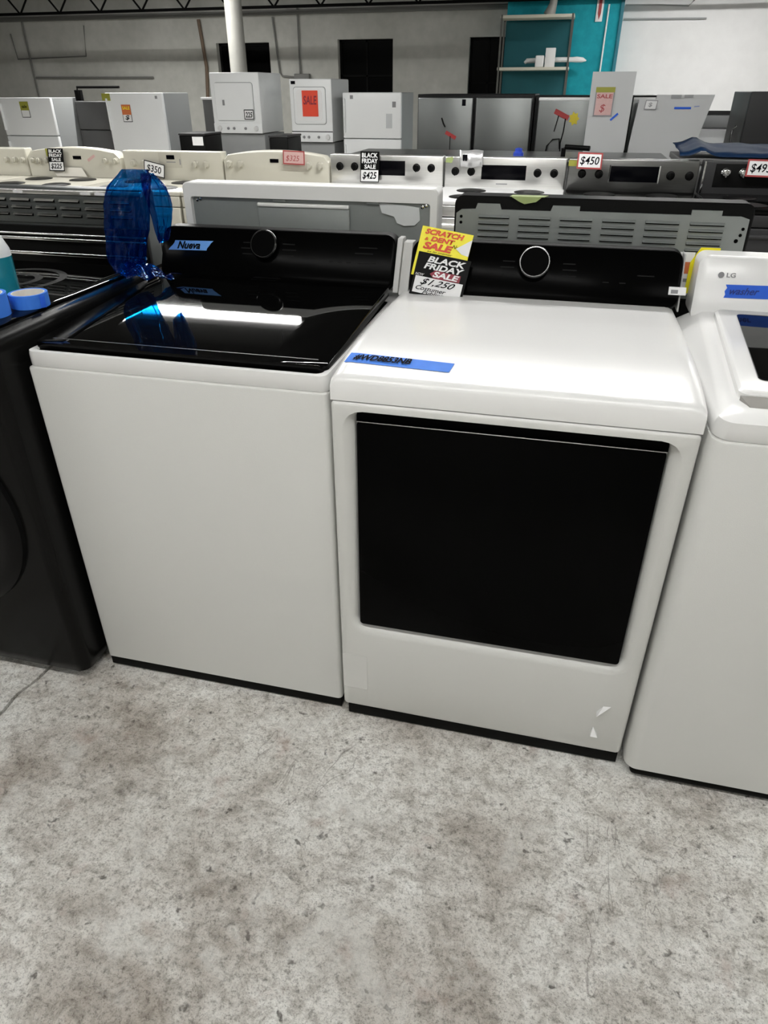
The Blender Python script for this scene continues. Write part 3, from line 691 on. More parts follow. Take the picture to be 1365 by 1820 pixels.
for cx, cy, r0, r1 in ((-.98, .36, .115, .135), (-.98, .36, .055, .075), (-1.20, .36, .09, .105)):
    nn = 48
    for k in range(nn):
        a0, a1 = 2 * math.pi * k / nn, 2 * math.pi * (k + 1) / nn
        mb.add([(cx + r * math.cos(a), cy + r * math.sin(a), .9654) for r, a in ((r0, a0), (r1, a0), (r1, a1), (r0, a1))], [(0, 1, 2, 3)])
obj('grey_rings', mb, M['ringm'], tp)
c = (-1.047, DY, .51)
d = obj('door_ring', MB().lathe([(.290, -.002), (.288, .012), (.275, .024), (.25, .028), (.215, .020), (.205, .004)], c, (0, -1, 0), 64), M['satin_black'], t)
obj('door_glass', MB().lathe([(.207, 0), (.2, .014), (.16, .026), (.08, .034), (.0, .036)], c, (0, -1, 0), 48), M['gloss_black'], d)
obj('detergent_drawer', MB().box(-1.36, -1.12, DY - .004, DY + .002, .83, .92, .003), M['satin_black'], t)
obj('control_strip', MB().box(-1.10, -.80, DY - .003, DY + .002, .83, .92, .002), M['gloss_black'], t)
for x in (DX0 + .07, DX1 - .07):
    for y in (.05, .5): obj('foot', MB().lathe([(.022, 0), (.024, .01), (.012, .014)], (x, y, 0), n=16), M['rubber'], t)

def tape_roll(c, r, h, label, tilt=0):
    t = thing('painters_tape_roll', label, 'tape roll', tuple(c))
    obj('tape', MB().lathe([(r * .86, 0), (r, .0), (r, h), (r * .86, h), (r * .86, 0)], c, (tilt, 0, 1), 48), M['tape'], t)
    obj('core', MB().lathe([(r * .80, .0005), (r * .86, .0005), (r * .86, h - .0005), (r * .80, h - .0005), (r * .80, .0005)], c, (tilt, 0, 1), 48), M['paper'], t)
    return t
tt = tape_roll((-.762, .150, .9655), .042, .030, 'blue painter\'s tape roll lying flat, right of the two on the black washer')
obj('tape_tail', plate((-.722, .135, .968), (1, .3, 0), (0, .05, 1), .012, .026, .001), M['tape_dark'], tt)
tape_roll((-.800, .058, .9655), .047, .047, 'wide blue tape roll at the left photo edge, nearer than the other roll')
t = thing('spray_bottle', 'teal see-through bottle with white shoulder behind the tape rolls', 'bottle', (-.885, .22, .9655))
cb = (-.893, .22, .9655)
obj('body', MB().lathe([(.030, 0), (.040, .006), (.041, .09)], cb, n=32), M['bottle_liquid'], t)
obj('shoulder', MB().lathe([(.041, .09), (.040, .105), (.030, .13), (.016, .145), (.014, .16)], cb, n=32), M['bottle'], t)
hd = obj('spray_head', MB().lathe([(.016, .16), (.016, .185), (.010, .19)], cb, n=20).box(cb[0] - .05, cb[0] + .02, cb[1] - .011, cb[1] + .011, cb[2] + .19, cb[2] + .215, .004), M['card_white'], t)
obj('trigger', MB().tube([(cb[0] - .03, cb[1], cb[2] + .195), (cb[0] - .038, cb[1], cb[2] + .165), (cb[0] - .034, cb[1], cb[2] + .14)], .004, 8), M['card_white'], hd)

# blue plastic bag standing crumpled where the black washer meets the lid
def bag_body(lev, cy, ry0, seed, folds):
    fine = []; n = 90; loops = []
    for a, b in zip(lev, lev[1:]):
        for k in range(4): f = k / 4; fine.append(tuple(a[i] * (1 - f) + b[i] * f for i in range(3)))
    fine.append(lev[-1])
    for z, xa, xb in fine:
        cx, rx = (xa + xb) / 2, (xb - xa) / 2; ry = ry0 * min(1, (1.235 - z) / .05)
        l = []
        for k in range(n):
            a = 2 * math.pi * k / n
            w = mnoise.noise(Vector((math.cos(a) * 2.0, math.sin(a) * 2.0 + seed, z * 9)))
            w2 = abs(mnoise.noise(Vector((math.cos(a) * 5 + seed, math.sin(a) * 5, z * 14))))
            g = .55 + .5 * abs(math.sin(a * folds + 14 * (z - 1) + 3 * w)) + .35 * w
            l.append(Vector((cx + rx * math.cos(a) * (1 - .16 * w2), cy + ry * math.sin(a) * g * (1 - .5 * w2), z)))
        loops.append(l)
    m = MB(); m.loft(loops); return m
t = thing('blue_plastic_bag', 'crumpled see-through blue plastic bag standing behind the black washer top', 'plastic bag', (-.70, .50, .966))
lev = [(.967, -.735, -.690), (.975, -.765, -.676), (.992, -.776, -.668), (1.02, -.774, -.662), (1.048, -.770, -.652), (1.078, -.768, -.640), (1.105, -.764, -.634), (1.132, -.758, -.628), (1.156, -.750, -.622), (1.178, -.738, -.615), (1.196, -.718, -.610), (1.208, -.702, -.608), (1.220, -.688, -.616)]
obj('bag_body', bag_body(lev, .500, .036, 1.0, 4.5), M['bag'], t)
lev = [(1.048, -.616, -.606), (1.055, -.624, -.600), (1.078, -.630, -.590), (1.105, -.634, -.581), (1.132, -.640, -.575), (1.156, -.645, -.576), (1.178, -.65, -.583), (1.196, -.65, -.598), (1.210, -.648, -.612)]
obj('bag_lobe', bag_body(lev, .520, .026, 7.0, 2.5), M['bag'], t)
mb = MB(); nu, nv = 22, 10; rows = []
for j in range(nv + 1):
    v = j / nv; row = []
    for i in range(nu + 1):
        u = i / nu; x = -.725 + u * (.145 + .012 * math.sin(v * 7)); y = .435 + .065 * v + .015 * u - .025 * math.sin(u * 3.1)* (1 - v)
        z = .972 - .008 * u + .012 * abs(math.sin(u * 9 + v * 3)) + .018 * v * (1 - u) + .012 * v * math.sin(u * 6)
        row.append(mb.bm.verts.new((x, y, max(z, .945 if x > -.69 else .968))))
    rows.append(row)
for j in range(nv):
    for i in range(nu): mb.bm.faces.new([rows[j][i], rows[j][i + 1], rows[j + 1][i + 1], rows[j + 1][i]])
bf = obj('bag_flap', mb, M['bag'], t)
md = bf.modifiers.new('s', 'SOLIDIFY'); md.thickness = .0008

# ------------------------------------------------------------------ second row: ranges seen from behind (M)
def range_from_behind(x0, x1, y, kind, label, ztop):
    t = thing('electric_range', label, 'range', ((x0 + x1) / 2, y + .35, 0))
    body = 'white' if kind == 'white' else 'satin_black'
    obj('body', MB().box(x0 + .004, x1 - .004, y + .03, y + .66, .03, .895, .006), M[body], t)
    obj('cooktop', MB().box(x0, x1, y + .0, y + .68, .895, .915, .006), M['gloss_black'] if kind != 'white' else M['top_white'], t)
    for x in (x0 + .06, x1 - .06):
        for yy in (y + .08, y + .6): obj('foot', MB().lathe([(.02, 0), (.02, .032)], (x, yy, 0), n=12), M['rubber'], t)
    return t
# white one
x0, x1, y = -.705, .066, .82
t = range_from_behind(x0, x1, y, 'white', 'white range seen from behind, its backguard rising behind the black-lidded washer', 1.15)
ft = rrect(x0, x1, .90, 1.158, .016, 4)
mb = MB(); mb.loft([XZ(ft, y + .075), XZ(ft, y + .004), XZ(rrect(x0 + .003, x1 - .003, .903, 1.155, .014, 4), y), XZ(rrect(x0 + .024, x1 - .022, .905, 1.120, .008, 4), y), XZ(rrect(x0 + .026, x1 - .024, .907, 1.118, .008, 4), y + .016)])
bg = obj('backguard', mb, M['plastic'], t)
mb = MB(); mb.box(x0 + .024, x1 - .024, y + .012, y + .0165, .905, 1.118)
for xx in (-.40, -.12): mb.box(xx - .022, xx + .018, y + .004, y + .012, 1.112, 1.124, .003)
sheet = obj('rear_sheet', mb, M['galv'], t)
mb = MB(); mb.box(-.47, -.19, y + .002, y + .012, .905, 1.100, .004); pn = obj('access_cover', mb, M['galv'], t)
mb = MB(); mb.box(-.47, -.19, y - .003, y + .008, 1.098, 1.109, .004); obj('cover_lip', mb, M['plastic'], pn)
mb = MB()
for xx, zz in ((-.665, 1.110), (-.655, 1.113), (.030, 1.113), (.02, 1.11), (-.455, 1.09), (-.205, 1.09)): mb.lathe([(.005, 0), (.005, .003), (.002, .004)], (xx, y + .0125, zz), (0, -1, 0), 10)
obj('screw', mb, M['chrome'], t)
pts = [(-.105, 1.118), (-.02, 1.112), (.012, 1.108), (.014, 1.075), (.000, 1.062), (-.03, 1.060), (-.052, 1.066), (-.06, 1.083), (-.095, 1.092)]
mb = MB(); mb.loft([[Vector((a, y + .0115, b)) for a, b in pts], [Vector((a, y + .009 - .002 * (k % 3), b)) for k, (a, b) in enumerate(pts)]])
tag(obj('clear_tape_patch', mb, M['clear_film'], None, (-.04, y + .01, 1.09)), 'crinkled clear tape patch at the right end of the white range\'s back', 'tape')

def louvres(x0, cols, cw, gap, zs, y, hh=.009):
    slot = MB(); fin = MB()
    for c in range(cols):
        a = x0 + c * (cw + gap); b = a + cw
        for z in zs:
            slot.box(a, b, y - .0012, y + .001, z - hh * .55, z + hh * .25, .0)
            l = [(a, y - .001, z + hh * .3), (b, y - .001, z + hh * .3), (b, y - .008, z - hh * .15), (a, y - .008, z - hh * .15)]
            l2 = [(p[0], p[1], p[2] + .0015) for p in l]
            fin.loft([[Vector(p) for p in l], [Vector(p) for p in l2]])
    return slot, fin
# black framed with vents
x0, x1, y = .112, .872, .82
t = range_from_behind(x0, x1, y, 'black', 'black range seen from behind, vented steel back rising behind the dryer', 1.14)
ft = rrect(x0, x1, .90, 1.144, .022, 4)
mb = MB(); mb.loft([XZ(ft, y + .075), XZ(ft, y + .006), XZ(rrect(x0 + .003, x1 - .003, .903, 1.141, .02, 4), y + .003)])
obj('backguard', mb, M['satin_black'], t)
pts = [(x0 + .004, .905), (x1 - .006, .905), (x1 - .010, 1.108), (x1 - .03, 1.114), (.795, 1.114), (.795, 1.126), (.722, 1.126), (.722, 1.114), (.445, 1.114), (.445, 1.126), (.375, 1.126), (.37, 1.112), (.24, 1.112), (.235, 1.126), (.175, 1.126), (.170, 1.112), (x0 + .02, 1.110), (x0 + .006, 1.10)]
mb = MB(); mb.loft([[Vector((a, y + .003, b)) for a, b in pts], [Vector((a, y - .003, b)) for a, b in pts]])
sh = obj('vent_sheet', mb, M['galv'], t)
sl, fn = louvres(.180, 6, .083, .0257, (1.094, 1.078, 1.062, 1.046, 1.030), y - .003)
obj('vent_slots', sl, M['matte_black'], sh); obj('vent_louvres', fn, M['galv'], sh)
mb = MB()
for xx, zz, r in ((.852, 1.085, .004), (.849, 1.070, .004), (.842, 1.056, .005), (.132, 1.092, .004), (.132, 1.077, .004)): mb.lathe([(r, 0), (r, .0006)], (xx, y - .0034, zz), (0, -1, 0), 14)
obj('screw_hole', mb, M['matte_black'], sh)
mb = MB(); mb.loft([XY([(.26, y - .004), (.35, y - .004), (.36, y + .03), (.265, y + .03)], 1.1445), XY([(.26, y - .005), (.35, y - .005), (.36, y + .03), (.265, y + .03)], 1.1460)])
mb.loft([[Vector(p) for p in ((.262, y - .006, 1.146), (.345, y - .006, 1.146), (.33, y - .007, 1.134), (.30, y - .007, 1.128), (.285, y - .007, 1.134))], [Vector(p) for p in ((.262, y - .0068, 1.146), (.345, y - .0068, 1.146), (.33, y - .0078, 1.134), (.30, y - .0078, 1.128), (.285, y - .0078, 1.134))]])
tag(obj('green_tape_scrap', mb, M['green_tape'], None, (.3, y, 1.14)), 'pale green tape scrap folded over the top edge of the vented range back', 'tape')
tag(obj('film_strip', MB().box(.18, .29, y - .0045, y - .0035, .985, 1.0, .0), M['clear_film']), 'short whitish film strip low on the vented range back', 'tape')
# left one with chrome flanges
x0, x1, y = -1.60, -.845, .82
t = range_from_behind(x0, x1, y, 'black', 'stainless range seen from behind at left, vents over bright metal rails', 1.12)
mb = MB(); mb.box(x0, x1, y + .004, y + .075, .90, 1.130, .008); obj('backguard', mb, M['galv_dark'], t)
obj('top_rail', MB().box(x0, x1, y - .004, y + .012, 1.112, 1.126, .003), M['steel'], t)
sh = obj('vent_sheet', MB().box(x0 + .004, x1 - .004, y, y + .004, 1.028, 1.110, .001), M['galv_dark'], t)
sl, fn = louvres(-1.575, 8, .070, .0185, (1.095, 1.074, 1.053), y, .011)
obj('vent_slots', sl, M['matte_black'], sh); obj('vent_louvres', fn, M['steel'], sh)
for z0, z1, yy in ((.994, 1.001, .800), (.978, .988, .797), (.935, .946, .785)): obj('metal_rail', MB().box(x0, x1, yy, yy + .012, z0, z1, .003), M['chrome'], t)
obj('lower_panel', MB().box(x0, x1, .812, .826, .90, 1.02, .001), M['satin_black'], t)
mb = MB()
for a in (-1.29, -1.05, -1.0): mb.box(a, a + .035, y - .006, y - .0045, 1.1145, 1.122)
obj('rail_sticker', mb, M['card_white'], t)

# ------------------------------------------------------------------ third row: ranges facing the camera
RY = 3.59; RF = 2.95; PITCHX = .76
KN = 'range control knobs'
def front_range(k, kind, label, arched=False, x0=None):
    x0 = -3.41 + .7575 * k if x0 is None else x0; x1 = x0 + .752; body = {'ivory': 'ivory', 'steel': 'steel', 'dark': 'graphite', 'dim': 'steel_dark_refl'}[kind]
    t = thing('kitchen_range', label, 'range', ((x0 + x1) / 2, 3.3, 0))
    obj('body', MB().box(x0 + .004, x1 - .004, RF + .03, RY + .08, .03, .835, .005), M['satin_black' if kind != 'ivory' else 'ivory'], t)
    obj('cooktop', MB().box(x0, x1, RF, RY + .03, .835, .858, .006), M['ivory' if kind == 'ivory' else ('fixture' if kind == 'steel' else 'gloss_black')], t)
    for cx, cy in ((x0 + .2, RF + .17), (x0 + .55, RF + .17), (x0 + .2, RF + .46), (x0 + .55, RF + .46)): obj('burner', MB().lathe([(.09, 0), (.09, .004), (.07, .008), (.03, .008)], (cx, cy, .857), n=24), M['satin_black'], t)
    d = obj('oven_door', MB().box(x0 + .008, x1 - .008, RF - .012, RF + .028, .22, .77, .006), M[body], t)
    obj('door_window', MB().box(x0 + .12, x1 - .12, RF - .0145, RF - .011, .36, .62, .002), M['gloss_black'], d)
    hb = MB().tube([(x0 + .05, RF - .05, .735), (x1 - .05, RF - .05, .735)], .013, 10)
    for xx in (x0 + .07, x1 - .07): hb.tube([(xx, RF - .05, .735), (xx, RF - .008, .735)], .009, 8)
    obj('handle', hb, M[body], d)
    obj('door_header', MB().box(x0 + .006, x1 - .006, RF - .004, RF + .03, .775, .832, .004), M[body], t)
    obj('drawer', MB().box(x0 + .008, x1 - .008, RF - .008, RF + .028, .05, .21, .005), M[body], t)
    for xx in (x0 + .06, x1 - .06):
        for yy in (RF + .08, RY): obj('foot', MB().lathe([(.02, 0), (.02, .032)], (xx, yy, 0), n=12), M['rubber'], t)
    zt = 1.030 if not arched else 1.018
    mb = MB()
    if arched:
        n = 22; F = []; 
        for i in range(n + 1):
            u = i / n; F.append((x0 + .75 * u, 1.012 + .034 * (1 - (2 * u - 1) ** 2) - (.03 * max(0, abs(2 * u - 1) - .93) / .07)))
        poly = [(x0, .852), *F, (x1 - .002, .852)]
        poly = [(x0, .852)] + F + [(x0 + .75, .852)]
        mb.loft([[Vector((a, RY + .085, b)) for a, b in poly], [Vector((a, RY + .012, b)) for a, b in poly], [Vector((x0 + .375 + (a - x0 - .375) * .988, RY + .002, .85 + (b - .85) * .97)) for a, b in poly], [Vector((x0 + .375 + (a - x0 - .375) * .97, RY, .85 + (b - .85) * .93)) for a, b in poly]])
    else: mb.box(x0 + .002, x1 - .002, RY, RY + .085, .852, 1.032, .008)
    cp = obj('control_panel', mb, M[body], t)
    return t, x0
def knobs(t, xs, z, m, r=.024, y=RY, bez=None):
    for x in xs:
        k = obj('knob', MB().lathe([(r, -.002), (r, .008), (r * .82, .012), (r * .78, .026), (r * .6, .028)], (x, y, z), (0, -1, 0), 20).box(x - r * .16, x + r * .16, y - .034, y - .02, z - r * .95, z + r * .7, .002), M[m], t)
def display(t, x0, x1, z0, z1, m='display', y=RY):
    return obj('display', MB().box(x0, x1, y - .004, y + .002, z0, z1, .001), M[m], t)
t, x = front_range(0, 'ivory', 'ivory gas range with a six knob curved panel, leftmost of the facing stove row', True, x0=-3.43)
# wide curved panel reaches past the left photo edge
knobs(t, (-3.38, -3.33, -3.265), .96, 'ivory_knob', .020); knobs(t, (-2.79, -2.71), .965, 'ivory_knob', .021); display(t, -3.05, -2.985, .970, .992)
obj('panel_sticker', plate((-2.93, RY - .0012, .955), (1, 0, .55), (-.55, 0, 1), .07, .018, .0006), M['pink_card'], t)
t = thing('kitchen_range', 'ivory range with four knobs in a row, cut off by the left edge', 'range', (-3.9, 3.3, 0))
xx0, xx1 = -4.20, -3.436
obj('body', MB().box(xx0, xx1, RF + .03, RY + .08, .03, .835, .005), M['ivory'], t); obj('cooktop', MB().box(xx0, xx1, RF, RY + .03, .835, .858, .006), M['ivory'], t)
obj('control_panel', MB().box(xx0, xx1, RY, RY + .085, .852, 1.035, .010), M['ivory'], t)
obj('oven_door', MB().box(xx0 + .01, xx1 - .01, RF - .012, RF + .028, .2, .77, .006), M['ivory'], t)
knobs(t, (-3.60, -3.53, -3.465), .96, 'ivory_knob', .020)
for xx in (xx0 + .06, xx1 - .06):
    for yy in (RF + .08, RY): obj('foot', MB().lathe([(.02, 0), (.02, .032)], (xx, yy, 0), n=12), M['rubber'], t)
t, x = front_range(1, 'ivory', 'ivory range with flat square panel, second whole stove from the left', False)
knobs(t, (-2.57, -2.49, -2.10, -2.02), .955, 'ivory_knob'); display(t, -2.315, -2.255, .982, 1.008)
obj('display_surround', MB().box(-2.375, -2.205, RY - .0015, RY + .001, .93, 1.022, .0008), M['ivory_knob'], t)
obj('panel_print', MB().box(-2.32, -2.25, RY - .0022, RY - .0012, .962, .968).box(-2.22, -2.212, RY - .0022, RY - .0012, .95, .985), M['grey_ink'], t)
t, x = front_range(2, 'ivory', 'ivory range with curved panel and dark oval display, under the red framed tag', True)
knobs(t, (-1.85, -1.77, -1.285, -1.205), .962, 'ivory_knob'); display(t, -1.555, -1.495, .975, .997)
t, x = front_range(3, 'steel', 'stainless range with black knobs, left of the three bright steel stoves')
knobs(t, (-1.07, -.97, -.56, -.465), .963, 'knob_black'); display(t, -.88, -.635, .915, 1.00)
t, x = front_range(4, 'steel', 'stainless range with wide display, behind the yellow sale card')
knobs(t, (-.31, -.21, .20, .30), .948, 'knob_black'); display(t, -.145, .130, .905, .987)
obj('panel_print', MB().box(-.05, .02, RY - .0015, RY + .001, .878, .884), M['grey_ink'], t)
t, x = front_range(5, 'dim', 'steel range under the red framed $450 tag, a dark reflection put into its colour')
knobs(t, (.465, .565, .975, 1.08), .950, 'knob_black'); display(t, .63, .905, .910, .995)
obj('display_trim', MB().box(.622, .628, RY - .005, RY + .001, .905, 1.0).box(.907, .913, RY - .005, RY + .001, .905, 1.0), M['chrome'], t)
t, x = front_range(6, 'dark', 'dark graphite range with silver knobs at the right edge', False, x0=1.145)
obj('panel_inset', MB().box(1.215, 1.86, RY - .003, RY + .001, .895, 1.018, .002), M['satin_black'], t)
knobs(t, (1.275, 1.37, 1.65, 1.75), .972, 'chrome', .026, RY - .003)
obj('panel_edge_trim', MB().box(1.152, 1.162, RY - .004, RY + .002, .86, 1.03, .001), M['chrome'], t)

# tags on the third row
fy = RY - .03
def V_lean(a=0): return Vector((a, .12, 1)).normalized()
bf = [('BLACK', .08, .80, .84, .15, 'card_white', 0, .03), ('FRIDAY', .08, .62, .84, .15, 'card_white', 0, .03), ('SALE', .22, .44, .6, .14, 'card_white', 0, .03)]
card('price_card', 'black friday card with $225 on the leftmost ivory range', (-3.235, fy - .012, .895), (1, 0, 0), V_lean(.06), .125, .145, bf + [('$225', .14, .08, .72, .26, 'ink', .15, .02)], 'card_white', 'card_black', .05, bands=((.40, 1, 'card_black'),))
card('price_card', 'white $350 card with black border hung over the square ivory panel', (-2.485, fy - .005, .895), (1, 0, -.20), (.12, .1, 1), .155, .085, [('$350', .14, .18, .70, .58, 'ink', .15, .01)], 'card_white', 'ink', .035)
card('price_card', 'pinkish card with red frame on the curved ivory range panel', (-1.452, fy, .970), (1, 0, -.03), V_lean(), .150, .082, [('$325', .14, .2, .62, .45, 'frame_red', .2, -.005)], 'pink_card', 'frame_red', .05)
card('price_card', 'black friday card with $425 on the left steel range', (-.925, fy - .005, .875), (1, 0, 0), V_lean(), .125, .178, bf + [('$425', .12, .08, .76, .26, 'ink', .2, .02)], 'card_white', 'card_black', .04, bands=((.40, 1, 'card_black'),))
t = thing('price_card', 'crinkled silvery card standing on the middle steel range', 'price sign', (-.21, fy, .97))
mb = MB(); a = []; b = []
for i in range(13):
    u = i / 12; yy = fy - .012 * math.sin(u * 5); a.append(Vector((-.28 + .14 * u, yy, .975 + .004 * math.sin(u * 9)))); b.append(Vector((-.285 + .145 * u, yy + .015, 1.068 - .003 * math.sin(u * 7))))
mb.loft([a, b], False, False, False); o = obj('card', mb, M['foil'], t); md = o.modifiers.new('s', 'SOLIDIFY'); md.thickness = .001
lettering('"', (-.262, fy - .016, 1.01), XU, ZU, .03, .035, t, 'ink', 0, .04, .001)
card('price_card', 'red framed card reading $450 on the right steel range', (.428, fy - .005, .980), (1, 0, -.02), V_lean(), .145, .088, [('$450', .12, .2, .76, .56, 'ink', .15, .012)], 'card_white', 'frame_red', .06)
card('price_card', 'red framed card reading $495 on the dark range at the right edge', (1.375, fy - .008, .957), (1, 0, -.02), V_lean(), .150, .090, [('$495', .14, .2, .74, .56, 'ink', .15, .01)], 'card_white', 'frame_red', .06)
tag(obj('cream_paper_sheet', MB().loft([[Vector(p) for p in ((-3.19, 3.56, .861), (-2.945, 3.56, .861), (-2.985, 3.575, .918), (-3.235, 3.575, .918))], [Vector(p) for p in ((-3.19, 3.558, .861), (-2.945, 3.558, .861), (-2.985, 3.573, .918), (-3.235, 3.573, .918))]]), M['paper'], None, (-3.1, 3.56, .86)), 'cream paper sheet propped below the $225 card', 'paper')
tag(obj('green_tape_scrap', plate((-.375, RY - .0015, .99), (1, 0, .1), (0, 0, 1), .05, .035, .0008, 0, [(0, .2), (.8, 0), (1, .6), (.9, 1), (.1, .9)]), M['green_tape'], None, (-.36, RY, 1)), 'yellow-green tape scrap on the middle steel range', 'tape')
tag(obj('green_tape_scrap', plate((.380, RY - .0015, .99), (1, 0, 0), (0, 0, 1), .05, .032, .0008), M['olive'], None, (.39, RY, 1)), 'olive tape scrap left of the $450 card', 'tape')
tag(obj('yellow_sticker', plate((-3.262, RY - .004, .985), (1, 0, 0), (0, 0, 1), .035, .05, .0008), M['olive'], None, (-3.25, RY, 1)), 'olive yellow sticker peeking out left of the $225 card', 'sticker')

# ------------------------------------------------------------------ rear appliances
def fridge(name, x0, x1, y, z, depth, split, m, side, label, cat='refrigerator', handle=None, top_in=0, group=None):
    t = thing(name, label, cat, ((x0 + x1) / 2, y + depth / 2, 0), group)
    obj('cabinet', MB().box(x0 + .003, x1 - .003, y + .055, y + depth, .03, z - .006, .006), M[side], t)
    cuts = [.05] + split + [z]
    for a, b in zip(cuts, cuts[1:]):
        d = obj('door', MB().box(x0, x1, y, y + .05, a + .004, b - .004, .010), M[m], t)
        if handle == 'recess': obj('handle', MB().box(x0 + .012, x0 + .03, y - .025, y + .004, max(a + .06, b - .4), b - .06, .006), M[m], d)
    obj('base_grille', MB().box(x0 + .02, x1 - .02, y + .03, y + depth - .02, 0, .05), M['rubber'], t)
    return t
F = 7.3
t = fridge('refrigerator', -6.62, -5.88, F, 1.315, .68, [.90], 'fridge_white', 'fridge_side', 'white top-freezer refrigerator, leftmost in the rear row', handle='recess')
card('price_card', 'small yellow and white card on the leftmost white refrigerator', (-6.32, F - .004, 1.10), XU, ZU, .12, .17, [('sale', .2, .6, .6, .2, 'ink', 0, .02)], 'card_white', 'ink', .05, bands=((.45, 1, 'olive'),))
t = fridge('refrigerator', -5.12, -4.37, F, 1.365, .66, [.62], 'fridge_white', 'fridge_side', 'tall white refrigerator with an orange price card, second white one from left', handle='recess')
obj('maker_badge', MB().box(-4.46, -4.43, F - .002, F, 1.30, 1.33), M['grey_ink'], t)
card('price_card', 'orange and white card on the second white refrigerator', (-4.92, F - .004, 1.06), XU, ZU, .12, .18, [('$', .25, .1, .5, .3, 'ink', .2, .02), ('SALE', .1, .72, .8, .18, 'card_yellow', 0, .02)], 'card_white', 'ink', .05, bands=((.42, 1, 'orange'),))
tag(obj('yellow_sticker', MB().box(-5.16, -5.05, F - .004, F - .0005, 1.28, 1.355, .001), M['olive']), 'olive yellow sticker on the top left corner of the second white refrigerator', 'sticker')
t = fridge('refrigerator', -5.86, -5.20, F + .45, 1.27, .66, [.95], 'grey_appliance', 'grey_appliance', 'dark grey refrigerator between the two leftmost white ones')
tag(obj('cable_rail', MB().tube([(-5.82, F + .5, 1.38), (-5.82, F + .5, 1.42), (-5.22, F + .5, 1.42)], .014, 8).box(-5.85, -5.79, F + .47, F + .56, 1.271, 1.39, .005), M['truss']), 'dark bent rail standing on the grey refrigerator', 'rail')
t = fridge('refrigerator', -4.16, -3.86, F + .6, 1.30, .5, [.9], 'grey_appliance', 'fridge_side', 'narrow grey refrigerator left of the stacked laundry unit')
obj('top_lip', MB().box(-4.17, -3.85, F + .58, F + .66, 1.285, 1.31, .003), M['card_white'], t)

def stack(x0, x1, y, zt, zb, label, door_win):
    t = thing('stacked_laundry_unit', label, 'stacked laundry', ((x0 + x1) / 2, y + .33, 0))
    obj('dryer_cabinet', MB().box(x0, x1, y, y + .68, zb, zt, .012), M['fridge_white'], t)
    w = x1 - x0
    if door_win:
        d = MB(); L0 = rrect(x0 + .10 * w, x1 - .15 * w, zb + .18, zt - .08, .03); d.loft([XZ(L0, y + .001), XZ(L0, y - .010), XZ([((a - x0 - w / 2) * .93 + x0 + w / 2, (b - (zb + zt) / 2 - .05) * .93 + (zb + zt) / 2 + .05) for a, b in L0], y - .014)])
    else:
        d = MB(); L0 = rrect(x0 + .09 * w, x1 - .14 * w, zb + .13, zt - .10, .02); d.loft([XZ(L0, y + .001), XZ(L0, y - .012)])
    dd = obj('dryer_door', d, M['fridge_white'], t)
    fr = MB()
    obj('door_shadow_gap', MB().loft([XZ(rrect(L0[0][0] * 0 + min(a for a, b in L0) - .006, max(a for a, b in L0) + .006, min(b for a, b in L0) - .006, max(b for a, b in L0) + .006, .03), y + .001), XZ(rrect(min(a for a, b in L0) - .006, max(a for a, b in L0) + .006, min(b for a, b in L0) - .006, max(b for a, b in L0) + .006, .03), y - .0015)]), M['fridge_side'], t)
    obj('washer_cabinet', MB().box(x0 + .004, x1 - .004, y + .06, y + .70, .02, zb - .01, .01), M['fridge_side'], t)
    obj('control_strip', MB().box(x0, x1, y - .006, y + .02, zb, zb + .10, .004), M['fridge_white'], t)
    if door_win: obj('strip_gap', MB().box(x0 + .002, x1 - .002, y - .003, y + .02, zb + .10, zb + .108), M['satin_black'], t)
    for f in (.12, .3, .42, .66, .88): obj('knob', MB().lathe([(.028 if f in (.12, .88) else .014, 0), (.024 if f in (.12, .88) else .012, .02), (.01, .022)], (x0 + f * w, y - .006, zb + .05), (0, -1, 0), 16), M['fixture' if f in (.12, .88) else 'grey_ink'], t)
    return t, dd
t, dd = stack(-3.74, -3.14, F, 1.555, .955, 'white stacked laundry unit in front of the round column', False)
obj('door_latch', MB().box(-3.60, -3.575, F - .02, F - .012, 1.235, 1.29, .003), M['grey_ink'], dd)
card('price_card', 'small black bordered $225 card on the stacked unit by the column', (-3.345, F - .016, 1.095), XU, ZU, .12, .10, [('225', .15, .2, .7, .55, 'ink', .15, .02)], 'card_white', 'ink', .07)
t, dd = stack(-2.78, -2.29, F, 1.49, .875, 'smaller white stacked laundry unit with a red sale card', True)
obj('corner_badge', MB().box(-2.76, -2.71, F - .002, F, 1.44, 1.47), M['ink'], t)
L0 = rrect(-2.70, -2.40, 1.09, 1.39, .04)
mb = MB(); mb.loft([XZ(L0, F - .0135), XZ(L0, F - .017)]); obj('door_window_frame', mb, M['card_white'], dd)
card('sale_card', 'bright red sale card on the smaller stacked laundry unit', (-2.63, F - .022, 1.13), XU, ZU, .185, .25, [('SALE', .08, .46, .84, .34, 'dark_red', .1, .02)], 'card_red', cat='sale sign')
t = fridge('refrigerator', -2.165, -1.50, F, 1.365, .66, [.915], 'fridge_white', 'fridge_side', 'short white top-freezer refrigerator right of the small stacked laundry unit', handle='recess')
obj('corner_badge', MB().box(-2.08, -2.045, F - .002, F, 1.30, 1.335).box(-1.60, -1.56, F - .002, F, 1.22, 1.275), M['grey_ink'], t)
obj('energy_label', MB().box(-1.67, -1.60, F - .002, F - .0005, 1.02, 1.16), mat('pale_label', (.55, .57, .58), .6), t)
